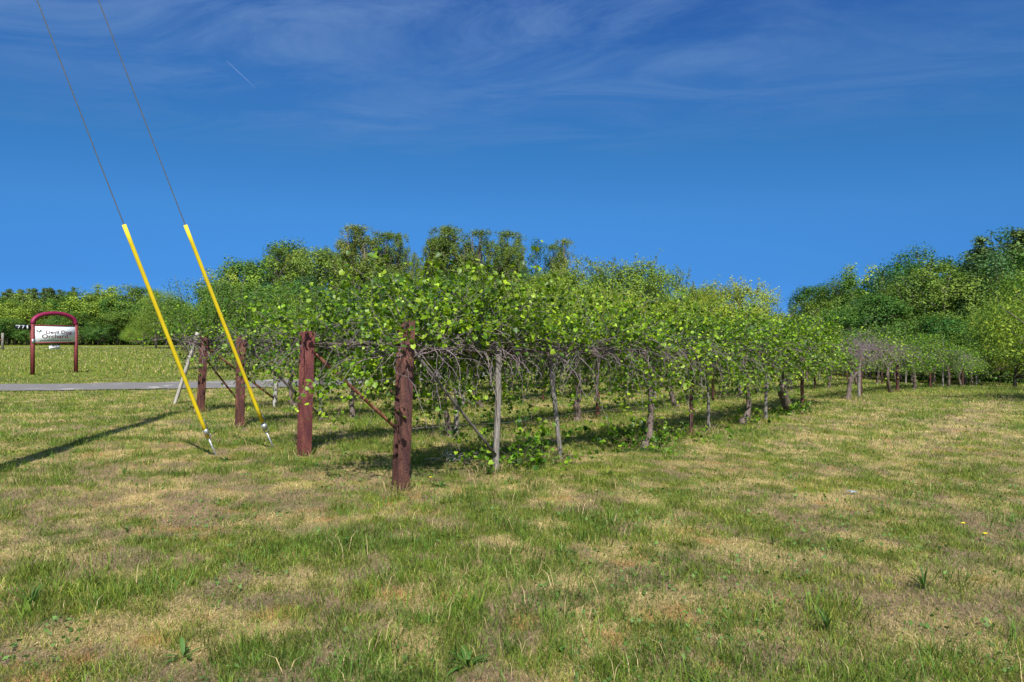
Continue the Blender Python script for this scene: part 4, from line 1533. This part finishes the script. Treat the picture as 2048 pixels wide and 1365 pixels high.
# tall thin-leafed trees on the skyline
for px_, tp, v, w in ((672, 492, 0, .9), (705, 452, 1, 1.0), (742, 450, 0, 1.15), (770, 468, 1, 1.0), (798, 470, 1, .7), (822, 500, 0, .5), (858, 468, 0, .75), (890, 455, 1, 1.1), (920, 452, 0, 1.2), (955, 462, 1, 1.0), (985, 472, 0, .9), (1015, 466, 1, 1.05), (1038, 480, 0, .7)):
    tree('poplar', v, px_, 122 + rnd.uniform(-4, 5), tp, 'tall olive brown tree with thin spring leaves on the skyline', 'tree', 'tall olive trees on the skyline', w * 1.15, 'tall_tree')
for px_, tp, kd in ((1070, 490, 'forest'), (1105, 492, 'poplar'), (1128, 480, 'poplar'), (1060, 530, 'round'), (1095, 530, 'round')):
    tree(kd, 1 if kd != 'forest' else 2, px_, 118, tp, 'tall narrow dark tree right of the tall olive group', 'tree', 'narrow skyline trees', .62 if kd == 'forest' else .8, 'tall_tree')
# pecans behind the canopy
for px_, Y, tp, v, w in ((960, 62, 565, 0, 1.0), (1020, 60, 548, 1, 1.15), (1085, 62, 548, 0, 1.0), (1110, 68, 540, 1, 1.0), (1150, 64, 524, 1, 1.1), (1205, 60, 512, 0, 1.15), (1262, 60, 516, 1, 1.15), (1318, 62, 530, 0, .95),
                      (1250, 54, 570, 0, 1.1), (1120, 52, 578, 1, 1.1), (1370, 62, 560, 0, 1.0), (1400, 66, 564, 1, 1.0), (1440, 60, 572, 0, 1.0), (1480, 56, 556, 1, 1.15), (1350, 52, 590, 1, 1.2), (1010, 52, 590, 0, 1.2), (1535, 62, 612, 0, .8)):
    tree('pecan', v, px_, Y, tp, 'pale green feathery orchard tree behind the vine canopy', 'tree', 'feathery pecan orchard trees behind the vines', w, 'pecan_tree')
# right hillside wood
tree('forest', 2, 1583, 90, 608, 'small dark round tree in the gap between the pale trees and the right hand wood', 'tree', 'wood on the right', .7, 'woodland_tree')
for px_, Y, tp, kd, v, w in ((1640, 74, 592, 'round', 0, .95), (1665, 70, 588, 'forest', 1, .9), (1700, 70, 562, 'forest', 1, .9), (1720, 76, 552, 'bright', 0, .9), (1750, 74, 545, 'forest', 0, .9), (1785, 76, 530, 'forest', 0, .95), (1820, 76, 512, 'forest', 0, .95), (1860, 76, 512, 'forest', 1, .9),
                           (1900, 78, 505, 'forest', 0, .9), (1930, 80, 488, 'forest', 0, .9), (1962, 78, 484, 'forest', 0, .9), (2000, 76, 488, 'forest', 2, .95), (2040, 74, 472, 'forest', 0, 1.0), (2090, 72, 462, 'forest', 0, 1.0), (2140, 74, 452, 'forest', 1, 1.0),
                           (1760, 60, 560, 'forest', 2, .85), (1830, 57, 560, 'forest', 1, 1.0), (1890, 56, 540, 'forest', 1, 1.1), (1950, 58, 545, 'forest', 0, 1.0), (2000, 54, 530, 'forest', 2, .9), (1690, 58, 605, 'round', 1, 1.0), (1740, 55, 612, 'round', 0, 1.0),
                           (1800, 52, 640, 'round', 1, 1.2), (1860, 50, 650, 'round', 0, 1.2), (1930, 48, 625, 'round', 1, 1.2), (1620, 66, 620, 'round', 0, 1.1), (2060, 56, 520, 'forest', 1, 1.0), (1660, 56, 640, 'round', 0, 1.2), (1720, 52, 655, 'round', 1, 1.2)):
    tree(kd, v, px_, Y, tp - 12, {'forest': ('dark green', 'mid green', 'bluish green')[v % 3] + ' dense tree', 'round': 'low leafy tree', 'bright': 'bright green tree'}[kd] + ' in the wood on the right', 'tree', 'wood on the right', w * 1.12, 'woodland_tree')
tree('pine', 0, 2040, 66, 462, 'tall pine rising above the wood at the right edge', 'pine tree', 'wood on the right', 1.3, 'pine_tree')
tree('pine', 1, 1960, 70, 478, 'pine with a ragged top in the wood at the right', 'pine tree', 'wood on the right', 1.3, 'pine_tree')
# near orchard trees at the right edge
tree('orchard', 1, 2110, 29, 545, 'yellow green orchard tree overhanging the grass at the right edge', 'tree', None, 1.0, 'orchard_tree', 1.0)
tree('orchard', 1, 2030, 44, 610, 'low spreading orchard tree with its boughs near the ground at the right', 'tree', None, 1.25, 'orchard_tree', 2.0)
tree('orchard', 1, 1955, 50, 640, 'spreading orchard tree behind the right end of the vine rows', 'tree', None, 1.3, 'orchard_tree', 3.0)
tree('orchard', 1, 2335, 19.0, 320, 'orchard tree out at the right whose shade falls on the tall grass', 'tree', None, 1.0, 'orchard_tree', 4.0)

NUM = ['first', 'second', 'third', 'fourth', 'fifth', 'sixth', 'seventh', 'eighth', 'ninth', 'tenth', 'eleventh', 'twelfth', 'thirteenth', 'fourteenth', 'fifteenth', 'sixteenth', 'seventeenth', 'eighteenth', 'nineteenth', 'twentieth']
NUM += ['twenty ' + q for q in NUM[:9]] + ['thirtieth'] + ['thirty ' + q for q in NUM[:9]] + ['fortieth']
by = {}
for e, p, dsc in TREES:
    by.setdefault(dsc, []).append((p, e))
for dsc, L in by.items():
    L.sort(key=lambda a: a[0])
    for i, (p, e) in enumerate(L):
        e['label'] = dsc if len(L) == 1 else f'{dsc}, {NUM[i]} from the left'


# undergrowth along the feet of the woods
def undergrowth(name, pts, h, n, ls, label, pal, seed):
    rng = np.random.default_rng(seed)
    pts = np.array(pts, float)
    seg = rng.integers(0, len(pts) - 1, n); t = rng.random(n)
    c = pts[seg] * (1 - t)[:, None] + pts[seg + 1] * t[:, None]
    x = c[:, 0] + rng.normal(0, 2.0, n); y = c[:, 1] + np.abs(rng.normal(0, 2.5, n))
    top = h * (.55 + .9 * fbm(x * .25, y * .25, seed, 3))
    P = np.c_[x, y, ground_z(x, y) + top * rng.random(n) ** .7]
    v, f = leaf4(P, rng.uniform(.6, 1.3, n) * ls, rng, .4, .65)
    pc = np.array(PAL[pal])
    cc = pc[rng.choice(3, n)] * rng.uniform(.6, 1.2, (n, 1))
    tag(link(name, mesh_np(name, v, [f], M['leaf_tree'], np.repeat(cc, 4, axis=0))), label, 'undergrowth', kind='stuff')


undergrowth('undergrowth', [(-118, 150), (-95, 150), (-75, 150), (-60, 142), (-45, 130), (-30, 112)], 4.2, 42000, .42, 'dark undergrowth at the foot of the far left wood', 'dark', 1)
undergrowth('undergrowth', [(-36, 92), (-20, 88), (0, 86), (20, 84), (34, 78)], 4.5, 30000, .34, 'undergrowth of the wood behind the vine rows', 'mid', 2)
undergrowth('undergrowth', [(24, 62), (32, 56), (38, 52), (46, 50), (60, 50)], 2.8, 34000, .24, 'dark undergrowth at the foot of the right hand wood', 'dark', 3)
